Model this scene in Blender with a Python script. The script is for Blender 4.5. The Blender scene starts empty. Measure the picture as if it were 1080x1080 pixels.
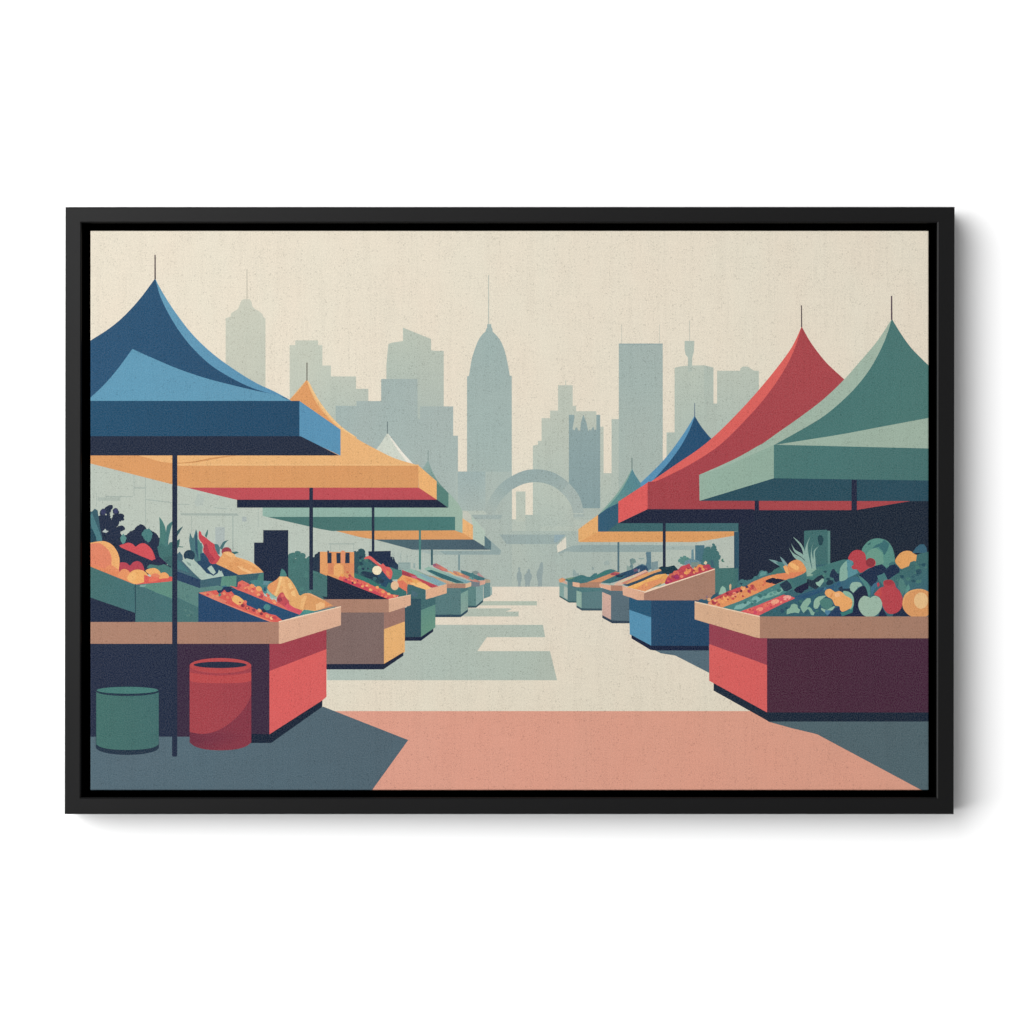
import bpy, bmesh, math, re
from mathutils import Vector
from mathutils.geometry import delaunay_2d_cdt

# ------------------------------------------------------------------ basics
scene = bpy.context.scene
COL = scene.collection
S = 0.001                       # one unit of the drawing = 1 mm
DIST = 3.4                      # camera to the front of the frame
D_FRAME, D_CANVAS = 0.050, 0.045
GAIN = (1.0, 1.0, 1.0)          # light falling on the print, relative to 1 (set from GAINS below)

def s2l(c):
    return c/12.92 if c <= 0.04045 else ((c+0.055)/1.055)**2.4
def hexc(h):
    h = h.lstrip('#')
    return tuple(s2l(int(h[i:i+2], 16)/255) for i in (0, 2, 4))

def link(name, me, parent=None, mat=None):
    o = bpy.data.objects.new(name, me)
    COL.objects.link(o)
    if parent: o.parent = parent
    if mat: me.materials.append(mat)
    return o

def nodes(name):
    m = bpy.data.materials.new(name); m.use_nodes = True
    nt = m.node_tree
    return m, nt, nt.nodes['Principled BSDF']

def place(x, y, depth, front):
    """drawing coordinates -> a point at this height above the wall; front = height of the piece's own face"""
    k = (DIST + D_FRAME - front)/DIST
    return ((x-540)*S*k, -depth, (540-y)*S*k)

# ------------------------------------------------------------------ the drawing
CX0, CX1, CY0, CY1 = 95.3, 979.6, 243.4, 833.4
parts = []      # (name, label)
polys = []      # (part, points, colour, gradient)
cur = 0

def M(name, label=None):
    global cur
    parts.append((name, label)); cur = len(parts)-1
    return cur

def catmull(pts, n=6, closed=False):
    out = []
    N = len(pts)
    rng = range(N) if closed else range(N-1)
    for i in rng:
        if closed:
            p0, p1, p2, p3 = (pts[(i+k) % N] for k in (-1, 0, 1, 2))
        else:
            p0 = pts[max(i-1, 0)]; p1 = pts[i]; p2 = pts[i+1]; p3 = pts[min(i+2, N-1)]
        for k in range(n):
            t = k/n
            out.append(tuple(0.5*(2*p1[a] + (p2[a]-p0[a])*t + (2*p0[a]-5*p1[a]+4*p2[a]-p3[a])*t*t
                             + (3*p1[a]-p0[a]-3*p2[a]+p3[a])*t**3) for a in (0, 1)))
    if not closed: out.append(pts[-1])
    return out

def nums(s):
    v = [float(q) for q in re.split(r'[ ,]+', s.strip()) if q]
    return list(zip(v[::2], v[1::2]))

def parse(s):
    out = []
    for bit in re.split(r'(\([^)]*\))', s):
        if not bit.strip(): continue
        if bit[0] == '(': out += catmull(nums(bit[1:-1]))
        else: out += nums(bit)
    return out

def ext(p):
    x, y = p
    if x <= 82: x = 66
    if x >= 995: x = 1010
    if y >= 846: y = 863
    if y <= 232: y = 213
    return (x, y)

def P(col, s, g=None):
    pts = parse(s) if isinstance(s, str) else s
    polys.append((cur, [ext(p) for p in pts], hexc(col), (hexc(g[0]),)+tuple(g[1:]) if g else None))
def B(col, s, n=4, g=None):                     # smooth closed blob
    P(col, catmull(nums(s), n, True), g)
def E(col, cx, cy, rx, ry, n=28, rot=0.0, g=None):
    c, q = math.cos(rot), math.sin(rot)
    P(col, [(cx+rx*math.cos(a)*c-ry*math.sin(a)*q, cy+rx*math.cos(a)*q+ry*math.sin(a)*c)
            for a in (2*math.pi*i/n for i in range(n))], g)
def R(col, x0, y0, x1, y1, g=None):
    P(col, [(x0, y0), (x1, y0), (x1, y1), (x0, y1)], g)

import random
def J(col, s, g=None, amp=.8, step=2.4, seed=1):   # leafy outline: little lobes along every edge
    pts = parse(s); rnd = random.Random(seed+len(pts)*7+int(pts[0][0])); out = []
    area = sum(pts[i-1][0]*pts[i][1]-pts[i][0]*pts[i-1][1] for i in range(len(pts)))
    sg = 1 if area > 0 else -1
    for i, p in enumerate(pts):
        q = pts[(i+1) % len(pts)]; L_ = math.hypot(q[0]-p[0], q[1]-p[1]) or 1e-6; n = max(1, int(L_/step))
        for k in range(n):
            a = (p[0]+(q[0]-p[0])*k/n, p[1]+(q[1]-p[1])*k/n); out.append(a)
            h = amp*rnd.uniform(.3, 1.2); nx, ny = (q[1]-p[1])/L_*sg, -(q[0]-p[0])/L_*sg
            for f in (.3, .7):
                t = (k+f)/n; out.append((p[0]+(q[0]-p[0])*t+nx*h, p[1]+(q[1]-p[1])*t+ny*h))
    P(col, out, g)
def inpoly(x, y, q):
    r = False; j = len(q)-1
    for i in range(len(q)):
        if (q[i][1] > y) != (q[j][1] > y) and x < (q[j][0]-q[i][0])*(y-q[i][1])/(q[j][1]-q[i][1])+q[i][0]: r = not r
        j = i
    return r
def T(s, cols, n, r, seed=1):                      # scattered small patches of ink inside an outline
    pts = parse(s); rnd = random.Random(seed); x0, x1 = min(p[0] for p in pts), max(p[0] for p in pts); y0, y1 = min(p[1] for p in pts), max(p[1] for p in pts)
    k = 0
    while k < n:
        x, y = rnd.uniform(x0, x1), rnd.uniform(y0, y1); rr = r*rnd.uniform(.5, 1.25)
        if not inpoly(x, y, pts) or not inpoly(x+rr*.7, y, pts) or not inpoly(x-rr*.7, y, pts): k += .2; continue
        m = rnd.randint(6, 9); a0 = rnd.uniform(0, 6)
        P(rnd.choice(cols), [(x+rr*rnd.uniform(.7, 1.2)*math.cos(a0+6.283*i/m), y+.8*rr*rnd.uniform(.7, 1.2)*math.sin(a0+6.283*i/m)) for i in range(m)]); k += 1

#DRAWING_START
# ---- paper colour of the sky (part 0 is the canvas itself)
M('canvas')
R('#E6DDCA', 80, 230, 999, 850, ('#E4DBC8', 100, 300, 980, 400))

# ---- skyline
M('printed_tower', 'pale tower with stepped crown and mast at far left')
P('#C8CABA', '238,560 238,335.5 243,334 244,330 251,326 253,321 254.5,317 257,315.5 263.5,315.5 265.5,319 266,323 269,326 273,328 277,331.5 278,334.5 280,335.5 280,560', ('#BFC5B7', 260, 320, 260, 430))
R('#B9B4A4', 260.1, 284, 260.9, 316)
M('printed_tower', 'pale stepped block behind the orange awning')
P('#C3C8B9', '305.5,560 305.5,364 311.5,364 311.5,359 335.5,359 335.5,364 340,364 340,385.5 349,385.5 349,397 375.5,397 375.5,410 388.5,410 388.5,423 395,430 395,560', ('#B5BFB4', 340, 370, 380, 430))
M('printed_tower', 'pale tower with slanted roof')
P('#B7C1B4', '407,560 407.5,385 408.6,372 409.7,362.7 414,361.2 425,359.7 425,345.5 454.7,357.5 454.7,369.5 460,370 468,370 468,560', ('#AEBBB2', 430, 360, 430, 440))
M('printed_tower', 'grey green block with stepped left side')
P('#A3B3AF', '354,580 354,428 376,428 376,423 402,423 402,399.7 440.3,399.7 440.5,442 443,442 443,428.6 478,428.6 478,459.5 483,459.5 483,500 484,580', ('#A9B8B2', 400, 430, 480, 560))
M('printed_tower', 'bullet shaped tower with tall mast')
P('#9FB2AE', '492.6,620 492.6,397 494.6,396.3 (495.5,391 497.5,379 500.5,369 504,360 508,353.5 512.3,349.3) 512.6,347 513.8,345.5 513.8,341.8 518.2,341.8 518.3,345 519.6,347 519.4,349.5 (523.5,353.5 528,359.5 532,369 535,381 537.3,393.5) 537.6,396 539.8,396.4 539.8,620', ('#A6B6B0', 516, 380, 516, 540))
P('#B3BCB2', '515,290 515.7,290 515.9,342 514.9,342')
M('printed_tower', 'pale stepped tower cluster right of the arch')
P('#BCC4B7', '562,620 562,470 567.3,469 567.3,465 571.2,465 571.2,441 580.2,441 580.2,433 588.6,433 588.6,406.3 604,406.3 604,428 607.6,428 607.6,433.7 629,433.7 629,450 636.6,450 636.6,499 645,499 645,620', ('#B2BFB5', 600, 440, 600, 540))
R('#BCC4B7', 596.3, 401, 597, 407)
M('printed_tower', 'darker tower with battlements and spires')
P('#8FA6A6', '600,620 600,437.5 605.6,437.5 605.8,441 603.8,452.5 606,454 607.4,450.5 609,451.5 609.6,454 612,454 612.6,446 615.3,437.2 618.6,446 620.4,455 622,452.5 623.3,454.5 624.5,451.5 625.7,449.8 626.8,453.5 629,453 629,437.5 633,437.5 633,620', ('#88A1A3', 616, 440, 616, 530))
M('printed_tower', 'plain slab tower, tallest at right')
P('#B3BFB5', '645,620 645,442 652.6,442 652.6,620')
P('#A3B3AE', '652.6,620 652.6,362.5 699,362.5 699,620', ('#A9B8B0', 670, 370, 670, 500))
R('#C7C6B7', 655.3, 342, 656, 362.5); R('#C7C6B7', 695.2, 342, 695.9, 362.5)
R('#97AAA8', 652.6, 362.3, 699, 363.6)
M('printed_tower', 'pale wide block with mast pod on its roof')
P('#BAC3B6', '703,620 703,456 711.5,456 711.5,388 718,386.3 726,385.6 742.5,385.2 752.5,387.6 752.5,425.6 756.3,425.6 756.3,391 780.4,391 781,388.6 783.4,386.6 789,386.6 792,389 795.5,391 800.4,391 800.4,620', ('#AFBDB3', 750, 390, 750, 470))
P('#B1BDB2', '742.5,385.2 752.5,387.6 752.5,425.6 756.3,425.6 756.3,480 742.5,480')
P('#B2BEB3', '722,359.5 732.4,359.5 731.8,371 730.2,377 729.8,392 725.6,392 725.6,377 723,374 722,368')
R('#C3C3B5', 726.9, 338, 727.7, 359.5)

# ---- haze wall behind the street
M('printed_backdrop', 'pale misty buildings behind the stalls')
P('#ABB9B2', '481,620 481,497.5 500,497.5 540,497.5 540,543 562,543 562,536 645,536 645,620', ('#AEBBB2', 520, 500, 560, 600))
P('#9FB2B0', '482.8,497.3 512,497.3 512,545 482.8,540', ('#ABB9B2', 495, 500, 514, 548))
R('#B5C0B5', 540, 548, 645, 620)
R('#B0BCB2', 554.3, 543, 570, 564)
P('#B8C2B7', '80,470 290,500 500,560 530,570 530,621 80,665', ('#A9B8B1', 380, 560, 520, 600))
P('#ABB9B1', '490,560 610,560 610,620 490,620')
P('#B1BDB3', '540,574 585,574 585,620 540,620', ('#A8B6AF', 540, 590, 590, 610))
P('#B7C1B6', '640,562 640,620 780,620 780,555', ('#ADBAB1', 740, 590, 650, 590))
P('#AAB8B0', '597,562 645,562 645,621 597,621')
# faint drawn lines
for a in ('153.1,503 153.8,503 153.8,556 153.1,556', '141,500 141.7,500 141.7,523 141,523', '154,526.4 182,529.6 182,530.6 154,527.4',
          '141.5,514 154,514 154,515.2 141.5,515.2', '111,523 140,523.6 140,524.5 111,524.2', '101.5,520 102.1,520 102.1,535 101.5,535',
          '190,541.2 250,541.5 252,544 191,543.6', '187,531.5 200,531.5 200,532.4 187,532.4', '201.8,544 202.5,544 202.5,562 201.8,562',
          '245,544 246.2,544 246.2,583 245,583', '226,535 240,536.4 240,537.2 226,535.8', '272,536 272.6,536 272.6,556 272,556',
          '346.5,573 374,573 374,574.2 346.5,574.2', '348,574 348.7,574 348.7,582 348,582', '372.6,574 373.3,574 373.3,582 372.6,582', '358,574.5 358.6,574.5 358.6,580 358,580'):
    P('#A3B0A8', a)
P('#A9B5AC', '103,524.5 127,524.5 127,528.5 103,528')
P('#ABB6B3', '227,556 237,556 237,578 227,578'); R('#A9B4B2', 255.5, 545, 260, 550)
P('#B1BCB4', '209,520 216,524 214,533 206,534 205,530')

M('printed_arch', 'pale round arch at the end of the street')
P('#98ABA9', '(510,545 513,533 520,520 529,509.5 540,502 553,496.3 566,495 580,497 592,503 603,512.5 612,526 616.5,545) (605,545 602.5,533.5 596,523.5 586,514.5 575,509.8 565,508.5 554,510 543,514.8 533,522.5 526,531.5 521,545)', ('#AAB8B1', 575, 500, 590, 550))
P('#A9B7B0', '(510,545 513,533 520,520 529,509.5) (537,519 531,525 526,531.5 521,545)', ('#9BAEAB', 513, 540, 532, 514))
P('#A6B5B0', '(600,510 606,516 612,526 616.5,545) (605,545 602.5,533.5 598,526 592,519)')
P('#E4DBC8', '540,516.5 (540,516.3 543,514.8 547,512.6 554,510 562,508.8) 562,542.3 554.2,542.3 554.2,518.3 544.2,518.3 544.2,547.8 540,547.8')
P('#BAC3B6', '544.2,518.3 554.2,518.3 554.2,550 544.2,550')
P('#BAC4B8', '562,508.6 (565,508.6 575,509.8 586,514.5 596,523.5 602.5,533.5 605,545) 605,555 570,555 570,543 562,543', ('#B2BEB4', 590, 515, 590, 550))
P('#A0B1AD', '498,543 530,543 528,547.5 499,547.5')
R('#B9C4B9', 484, 538.6, 510, 542)
R('#BAC5BA', 597, 541.3, 616, 542.2)
P('#98AAA8', '527,563.8 597,563.8 588,573.8 534,573.8', ('#9DAEAA', 530, 565, 590, 565))
P('#93AAB0', '585,564 596.5,564 587,572 584,572')
P('#DDD8C8', '587.2,575.6 597,566 597.3,578.3 588.2,582.8')

# ---- people far away
for lab, d in (('faint standing figure, leftmost of the three', '(547.5,598 548.8,599.5 548.4,602 550,605 550.2,611 549.2,615 548.6,620.5) 546.6,620.6 (546.3,614 545.2,610 545.4,605 546.8,601.8 546.3,599.5)'),
               ('faint standing figure, shortest of the three', '(557.8,599.8 559.3,601.5 559.2,604 561,607 560.6,610 559.2,614 558.4,621) 557,621 556.9,616 555,620.6 553.6,620.6 (554,614 553,610 553.5,606 556,603.5 556.3,601)'),
               ('faint standing figure, tallest of the three', '(571,592.5 572.4,594 572.8,598 572.6,603 571.8,609 571.6,620.6) 570.4,620.8 570,616 568.6,621 567.4,621 (567.5,614 566,608 566.4,603 568.5,599 569.3,595)')):
    M('printed_person', lab); P('#93A4A3', d)

# ---- ground
M('printed_pavement', 'cream pavement down the middle of the market')
R('#E2D8C6', 300, 618.8, 800, 752, ('#E0D7C3', 500, 630, 500, 750))
M('printed_shadow', 'sage green cast shadows across the cream pavement')
P('#B3BFB0', '490,634 566.3,634 566.3,638.5 490,638.5')
P('#B1BDB0', '470,641.6 538,641.6 540,642.6 533,645 547,645 547,650.2 460,650.2 478,642')
P('#AFBBAF', '345,645 459,645 459,659 572.6,659 575,672 513.5,672 503.3,686.7 580,686.7 587.6,717.4 345,717.4', ('#AFBDB4', 560, 700, 380, 700))
M('printed_pavement', 'pink foreground paving')
R('#DB9C87', 330, 750, 999, 850, ('#D99B84', 500, 760, 900, 830))
M('printed_shadow', 'blue grey shadow in front of the left stall')
P('#566B76', '80,760 300,760 341,745.3 430.6,780.5 392.4,833.4 383,848 80,848', ('#526671', 200, 790, 400, 790))
M('printed_shadow', 'blue grey shadow in front of the right stall')
P('#54686F', '805,752 810,761 835,768 861.6,774.3 972,833.4 999,848 999,752')
M('printed_shadow', 'small blue grey shadow between the two right stalls')
P('#576D79', '683,682 697,689 712,691.3 748,709.7 749,682')

# ================================================================== left stalls, far to near
M('printed_stall', 'farthest left stall, hazy teal')
P('#6C8E8F', '510,609 517,612 517,629 510,631.5'); P('#93AEAA', '517,619 519,619 519,627 517,628.5')
P('#AE9E88', '510.5,610.5 517,611.5 517,614.5 511,615')
M('printed_stall', 'small teal stall, second from the far end on the left')
P('#5D8482', '493,613 502,616 502,640.5 493.5,640.5'); P('#82A29F', '502,617 509.7,615.5 509.7,632.5 502,639.5')
P('#747F86', '494,612.5 506,613.5 506,618.5 500,619 494,616')
P('#38555F', '493.5,638.8 502,639 509.5,632.5 509.5,635 502,641 493.5,641')
P('#D3A38F', '506,612.5 512,611.8 511.6,616 506,617.5')
P('#45757B', '485.5,601.2 491,602.5 511,609.5 511,612 503,612 487,605')
P('#B58F90', '499,602.5 504,603 507,606 511,609.5 505,607.5'); P('#82928E', '497.5,603 502,601.8 505,603.5 503,606 499,605.5')
P('#BC8272', '478,602 483,603 507,613.5 500,613.5 478,605'); P('#DD9F69', '481,603 485,604 489,606.5 484,606.5')
P('#6E9C97', '493,610 497,608 500,611 498,613')
M('printed_stall', 'teal stall with pale wooden rim')
P('#587B7D', '458,619.5 486,619.5 486,649.5 458.8,649.5'); P('#4E7779', '486,619.5 493.5,618.5 493.5,622.5 486,626')
P('#7BA096', '486,626 493.6,622.3 493.6,642.5 486,648.8', ('#86A39A', 488, 625, 492, 645))
P('#334D5D', '458.8,648.2 486,648.2 493.6,642.5 493.4,645.3 486,650.9 458.8,650.9')
P('#AB836F', '469,613.6 491,615.2 491,620.2 470.5,620.2'); P('#DBB692', '491,614.8 497,613.7 497,618.3 491,620.2')
P('#92B4A6', '447,600 452,597.5 460,600 492,612 497,613.8 491,615.5 470,615', None)
P('#7BA4AB', '466,604 497,613.8 492,615.4 482,611')
P('#39676D', '450,601.8 455,601 470,606.5 490,614.6 482,615 466,610')
P('#C69C7C', '452,606.5 462,609 481,615.5 472,616 458,610')
P('#A88173', '453,607 458,609 471,616 465,615')
P('#B66D70', '455.8,595.3 460,594 464,596 472,600.6 473,603.5 466,602 457.5,598'); P('#D07A68', '462,598 466,597.5 472,601 468,602'); P('#8E5C78', '456,595.5 459,594.5 460,597 457.5,597')
P('#DFA26B', '470,601.5 476,603 485,608 479,606.5'); P('#C98877', '480,605.5 486,607 506,614.5 498,613')
P('#4D7B7E', '496,604.5 499,604 501,609 498,611')
M('printed_stall', 'dark teal stall with red and orange produce')
P('#43696D', '429,616 434,615 449,622 449,632 459.3,629.5 459.3,638 444,643.6 444,660 429,660')
P('#4A6C77', '434,622 441,626 440,630 434,629')
P('#35535F', '427,641 433,639 433,631.3 444,631.5 444,672.5 427,672.5')
P('#5F8C81', '444,643.6 459.2,637.4 459.2,661.6 444,672', ('#66927F', 446, 645, 457, 660))
P('#232C42', '427,672 444,671.8 457,663 457,666 444,675.8 427,675.8')
P('#DEAC8A', '449.3,622 471.2,616 471.2,625.6 449.3,632.2')
P('#8DB3A6', '424.5,600.3 428,598.6 440,602 456,608.5 471,615.5 460,618 440,610')
P('#83A6AE', '440,605 450,606 471,615.8 461,618'); P('#8F9C8C', '436,600.5 440,602 456,608.5 454,609')
P('#B94652', '424,601 438,606.5 440,609 462.5,618.3 456,620 445,617.5 433,611 424,606.5'); P('#A13F50', '424,603 430,604 434,608 431,610.5 424,606.5'); P('#C9607A', '434,607.5 439.5,607.5 440,610 435,610')
P('#E59B5F', '419,611 422,606 427,607 440,611 454,619.5 449,622 437,617.5 430,616 428.5,624.5 420.5,621')
P('#F0BB78', '432,614.8 440,613.5 448,615.5 455,620.2 449.3,622 438,618.5'); P('#E0874F', '427,608.5 434,611 437,614.5 430,613'); P('#E2A45A', '434,612 438,611 442,614 438,615.5')
P('#DA7256', '419,613 425,612 429.4,616 429.4,626.5 423,622.5 419,618')

M('printed_stall', 'brown and yellow stall, second on the left')
# objects behind its produce
P('#27334A', '388.5,581.5 412,581 412,587 415.5,587.5 417,592.5 420,595.5 424.5,600.5 422,602.5 412,600 403,596 395,590.5 388.8,586', ('#30455A', 415, 590, 422, 600))
R('#93A8A4', 420, 593.3, 433, 601); R('#7F9897', 421, 593.3, 433, 594.1); R('#93A8A4', 436, 594, 438, 599.5)
R('#9DAEA9', 414, 583, 414.6, 590); R('#9DAEA9', 422.3, 583, 423, 593); R('#9DAEA9', 429, 585, 429.5, 593)
J('#4A7672', '304,640 304,586 306.5,583.4 311,583.3 312.5,581.2 316,581.5 317,583.6 321.5,584 321.5,588.5 323,589.6 324.5,587.6 330,587 331,600 337.5,602.4 345,606.5 345,633', ('#487070', 310, 590, 340, 630))
P('#B5BFB4', '310,588.9 312.6,588.8 311.6,590.5 310.2,590.2')
P('#2C3A4B', '329,588 331.5,587.5 332,584.8 335,583.4 335.5,582 337.6,582 337.6,604 330,601.5')
J('#34565E', '373.4,581.5 376,582.5 378,581.5 379.5,579 382,578.8 384.5,580.5 385,586.5 388,590 391,589 398,595 405,600 413,610 416,621 430,630 424,630 398,621.5 373.4,608')
P('#2B3E50', '380,603 390,602 400,604 404,608 396,612 386,609'); P('#2D4E66', '398,604 404,603.5 412,611.5 415.5,613 412,621 406,621 400,617.5')
P('#3F6B6C', '385,592 392,593 395,598 392,604 383,602 378,606 377,598')
P('#4D8079', '411,598 418,600.5 424,602 424,607 420,611 413,611.5 410,606')
P('#3A756D', '373.4,604 380,607 392,611.5 399,616.5 428.5,628 424,630 398,622 373.4,609', ('#2F6B66', 385, 610, 425, 628))
T('375,585 386,588 402,600 412,620 420,627 398,619 376,606', ['#3D666A','#2C4B57','#46776F','#2B3F52'], 34, 2.2, 13)
B('#D85C58', '384,589.5 386.5,587 390,586.3 394,589 398,592.8 401.5,595.5 404,594.4 407,597.5 411,598.5 413.8,603 413.3,608 411.5,611 408.5,608.5 404.5,603.5 400,598 394,593 389,589.5')
P('#E07A55', '407,601 411,603 411,609 407.5,606')
E('#F0E0BD', 397.6, 601.5, 5, 4.7)
P('#3B6E6C', '410,614 419,618 428.8,624 428.8,628.5 424,630 405,623')
E('#E0B994', 416.4, 617.6, 4.2, 4.8)
# orange crate with slots
P('#DA935C', '337.5,581.8 373.5,582.2 373.5,610 366,614 360,613.6 345,607.4 337.5,604.4')
P('#DE9B62', '337.5,581.8 345.3,582 345.3,606 337.5,603.3')
P('#D2845A', '346,594 352,594 352,606 346,605.5'); P('#D5895B', '362.5,594 373.5,594 373.5,605 363,604')
P('#E4A767', '(352,607 352.3,597.5 356,594.5 361,596.5 362.3,601 362,610)'); P('#DC8E68', '360,580.7 363.5,580.7 363.5,594 360,594')
for a in ('345.2,580.6 347,580.8 347,583 349.7,583 349.7,594 345.3,594', '354.7,583.2 359.2,583.2 359.2,594 355,594', '364.3,582.8 368.8,582.8 368.8,594 364,594'):
    P('#2C3A4E', a)
# strip of red produce
P('#DC6055', '358,608 362,606.5 366,610 370,607 373.5,609.5 384,613 395,618.5 404,621.5 411,626.5 421,628 416,631.8 409.6,632.2 399,628.2 380,620.4 357,611')
P('#C94052', '362,610.5 380,616 410,630 409.6,632 380,620 362,613.5')
for x, y, r, c in ((398,619.5,2.6,'#EBA263'), (404,624,2.8,'#E8935A'), (410,626.5,2.4,'#EDAF73'), (416,628.5,2,'#E9A06E'), (388,616,2.2,'#E07A55'), (365,611.5,1.8,'#9B3257'), (372,614.8,1.9,'#5A2A48'), (377,612.6,1.2,'#8C2F4E'), (366.5,603.5,2.2,'#CC6B4C'), (369,607,2.3,'#B9494F'), (361,607,2.6,'#E39A52'), (392,621,1.7,'#E06F50'), (403,628,1.6,'#E47B53'), (383,616.5,1.6,'#E3705A')):
    E(c, x, y, r*.78, r*0.6, 7, 0.4)
T('360,610 376,610 395,620 418,629 408,631 384,621', ['#E57B58','#C63F50','#E99A62','#D2524F','#EFAE74'], 30, 1.4, 12)
T('306,588 320,590 343,608 343,628 306,634', ['#4E7C77','#456F6C'], 16, 2.4, 14)
P('#272F41', '345,606.4 378,619.6 409.6,632 345,632')
P('#2C3A48', '340,629 345,629.5 345,632 342,632')
# counter
P('#AA806C', '335,632 410,632 410,646.3 335,646.3'); P('#D8AB8D', '410,631.8 433.2,627.2 433.2,638.2 410,646')
P('#E3C0A2', '410,631.6 433.2,627 433.2,627.9 410,632.6')
P('#7E6965', '340,646 405,646 405,700.5 340,700.5'); P('#9B7468', '405,646 411,645.6 427,640.3 427,655.6 405,663.6')
P('#E3AD6D', '405,663.6 427,655.4 427,687.6 405,700.2')
P('#252D41', '340,700.4 405,700.2 425.4,687.8 425.4,691.6 404.4,706 340,706')

# ================================================================== left awnings, far to near
M('printed_awning', 'hazy grey awning edge at the far left end')
P('#91A6A5', '517,570 528.5,580.5 527.5,585 470,585 463,581 517,581'); P('#A2B2AD', '435,579.5 463,581 470,585 455,585')
M('printed_pole', 'hazy grey pole under the farthest left awning'); R('#7B9698', 483.2, 585, 485.2, 601.5)
M('printed_pole', 'thin dark teal pole, fourth on the left'); R('#41626A', 454.4, 578, 456.6, 596)
M('printed_awning', 'slate blue awning with pale side')
P('#B7C3B8', '487.8,538.6 510,538.6 514,542.6 496.6,543 512,560 511.3,577 498.6,569.5 487.8,557')
P('#B2C5B8', '496.6,543.5 512,561 511.3,577 505,573 498.9,569 498.9,554 496,551.6'); P('#C3C7BA', '488,538.6 493,539 496.6,543.4 498.8,554 488,546.8')
P('#4A606D', '394,568.8 499,568.8 511,576.3 511,564.8 518,571.3 518,579.7 435,579.7 420,575.6', ('#4E6870', 500, 573, 410, 573))
P('#5A7880', '511,564.8 518,571.3 518,579.7 511,578')
M('printed_awning', 'small orange awning with teal pole below')
P('#D8995F', '352,559.4 486,559.4 499.2,569 395,569 380,566.6'); P('#E9B174', '487.8,546.6 498.8,554 498.8,569 487.8,561.8')
M('printed_pole', 'teal pole, third on the left'); R('#4B807C', 441.8, 559.3, 444, 600.6)
M('printed_awning', 'hazy green tent with thin mast behind the orange awning')
P('#8CA7A1', '(445.5,494 448.5,490 451.6,485.3) (451.6,485.3 456,497 463,509 473,520) 473,536 460.5,527 446,497', ('#5C867C', 451, 492, 466, 518))
P('#578279', '460.6,510 473,520 473,536 460.6,527')
R('#7F9490', 451.2, 475, 452, 486)
M('printed_awning', 'teal awning with sage green edge')
P('#8FB0A4', '277,535 473,535 473,519.5 476,522.5 484,532 487.8,539 487.8,562.3 479.5,559.3 479.5,545.3 283,545.6 277,544', ('#9BB4A4', 400, 540, 480, 540))
P('#49736F', '282,545.2 480,545 480,559.4 350,560 338,558', ('#4A7A76', 340, 550, 470, 550))
M('printed_awning', 'small white tent peak')
P('#CDD3C6', '(395.5,475.5 402,467 408.6,456.6) (408.6,456.6 416,466 425,477.5 437,490.6) 425,492 400,480')
P('#E8E4D7', '(408.6,456.6 416,466 425,477.5 437,490.6) 431,489.6 (424,481 416,469.5 408.6,456.8)')
R('#5E6F70', 408.2, 444.5, 409, 457.5)
M('printed_awning', 'orange tent awning with red underside')
P('#D6985F', '80,478 380,478 395,490.8 441.4,490.8 441.4,514.4 197,514.4 187,512.2 94.5,488.6 80,485')
P('#E6B175', '187,491 187,478 306,421 (323.6,400.2 325.5,405 329,411.5 337,424.5 348,439.5 360,451.5 376,462.5 397,474 417,483.6 441.4,490.8) 441.4,491')
P('#DB995F', '305,421.6 (306,421 317,410 323.5,400.3) (323.5,400.3 327.5,412.5 335,427 348,443) 358,453 330,445')
P('#E6B175', '(144,480 157,483.3 170,487 187,488.8) 187,478 144,478')
P('#EBBB80', '187,491 187,490 441.4,490 441.4,491'); P('#CC9159', '187,488.4 (187,488.3 205,486.5 222,483 240,480.8) 250,480.3 232,483 205,488 187,489')
P('#EEC084', '323.6,400.2 (323.6,400.2 327,405 331.5,414 339,426 350,440 362,451.5 376,461) 376,462.5 (360,452.5 348,441 335,424 328,411.5 323.5,400.4)')
P('#E9B06F', '441.2,490.8 460.6,507.6 460.6,527 441.6,514.4')
P('#BC4B53', '197,514.3 441.6,514.3 461,527.2 250,527.2 228,522'); P('#262E42', '250,527 461,527 472.6,535.4 250,535.4')
R('#6A665C', 323.2, 382.5, 324.3, 401.5)
M('printed_pole', 'dark pole, second on the left'); R('#2A3347', 326.2, 514.3, 330.1, 622)
M('printed_pole', 'thin dark pole under the orange awning'); R('#2B3548', 392.1, 535, 394.9, 581.5)
M('printed_awning', 'big blue tent awning at the left')
P('#2F5575', '80,369 95,359.5 (95,359.4 115,346.6 131,333.2 148,314.6 163.6,293.6) (163.6,293.6 171,307.6 185,329.4 203,352.6 225,373.6 250,391.6 270,403.8 290,413.2) 308,423.2 80,423.2', ('#2B4F6E', 120, 380, 280, 410))
P('#6199B5', '(163.6,293.6 171,307.6 185,329.4 203,352.6 225,373.6 250,391.6 270,403.8 290,413.2 308,423) 300,419 292,417 (292,417 270,410.6 250,401.8 225,387 205,369 190,350.6 177,329.4 168.5,311 163.8,294)', ('#5790B1', 180, 320, 290, 410))
P('#5F98B4', '80,425 95,419.6 (95,419.6 110,405.6 125,388 139.6,368) (139.6,368 165,379.4 190,389.8 220,399.7 250,407.4 270,412 292,416.6) 308,423 80,424')
P('#2A526F', '80,422.8 315.8,422.8 315.8,460.2 80,460.2', ('#284C69', 100, 440, 300, 440)); P('#5791B3', '315.8,422.8 359.2,453 359.2,480.6 315.8,460.2')
P('#2C3446', '80,460 317,460 357.5,480.4 80,480.4')
P('#4F4349', '162.9,268.8 164.2,268.8 164.4,294.5 162.9,294.5')

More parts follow.
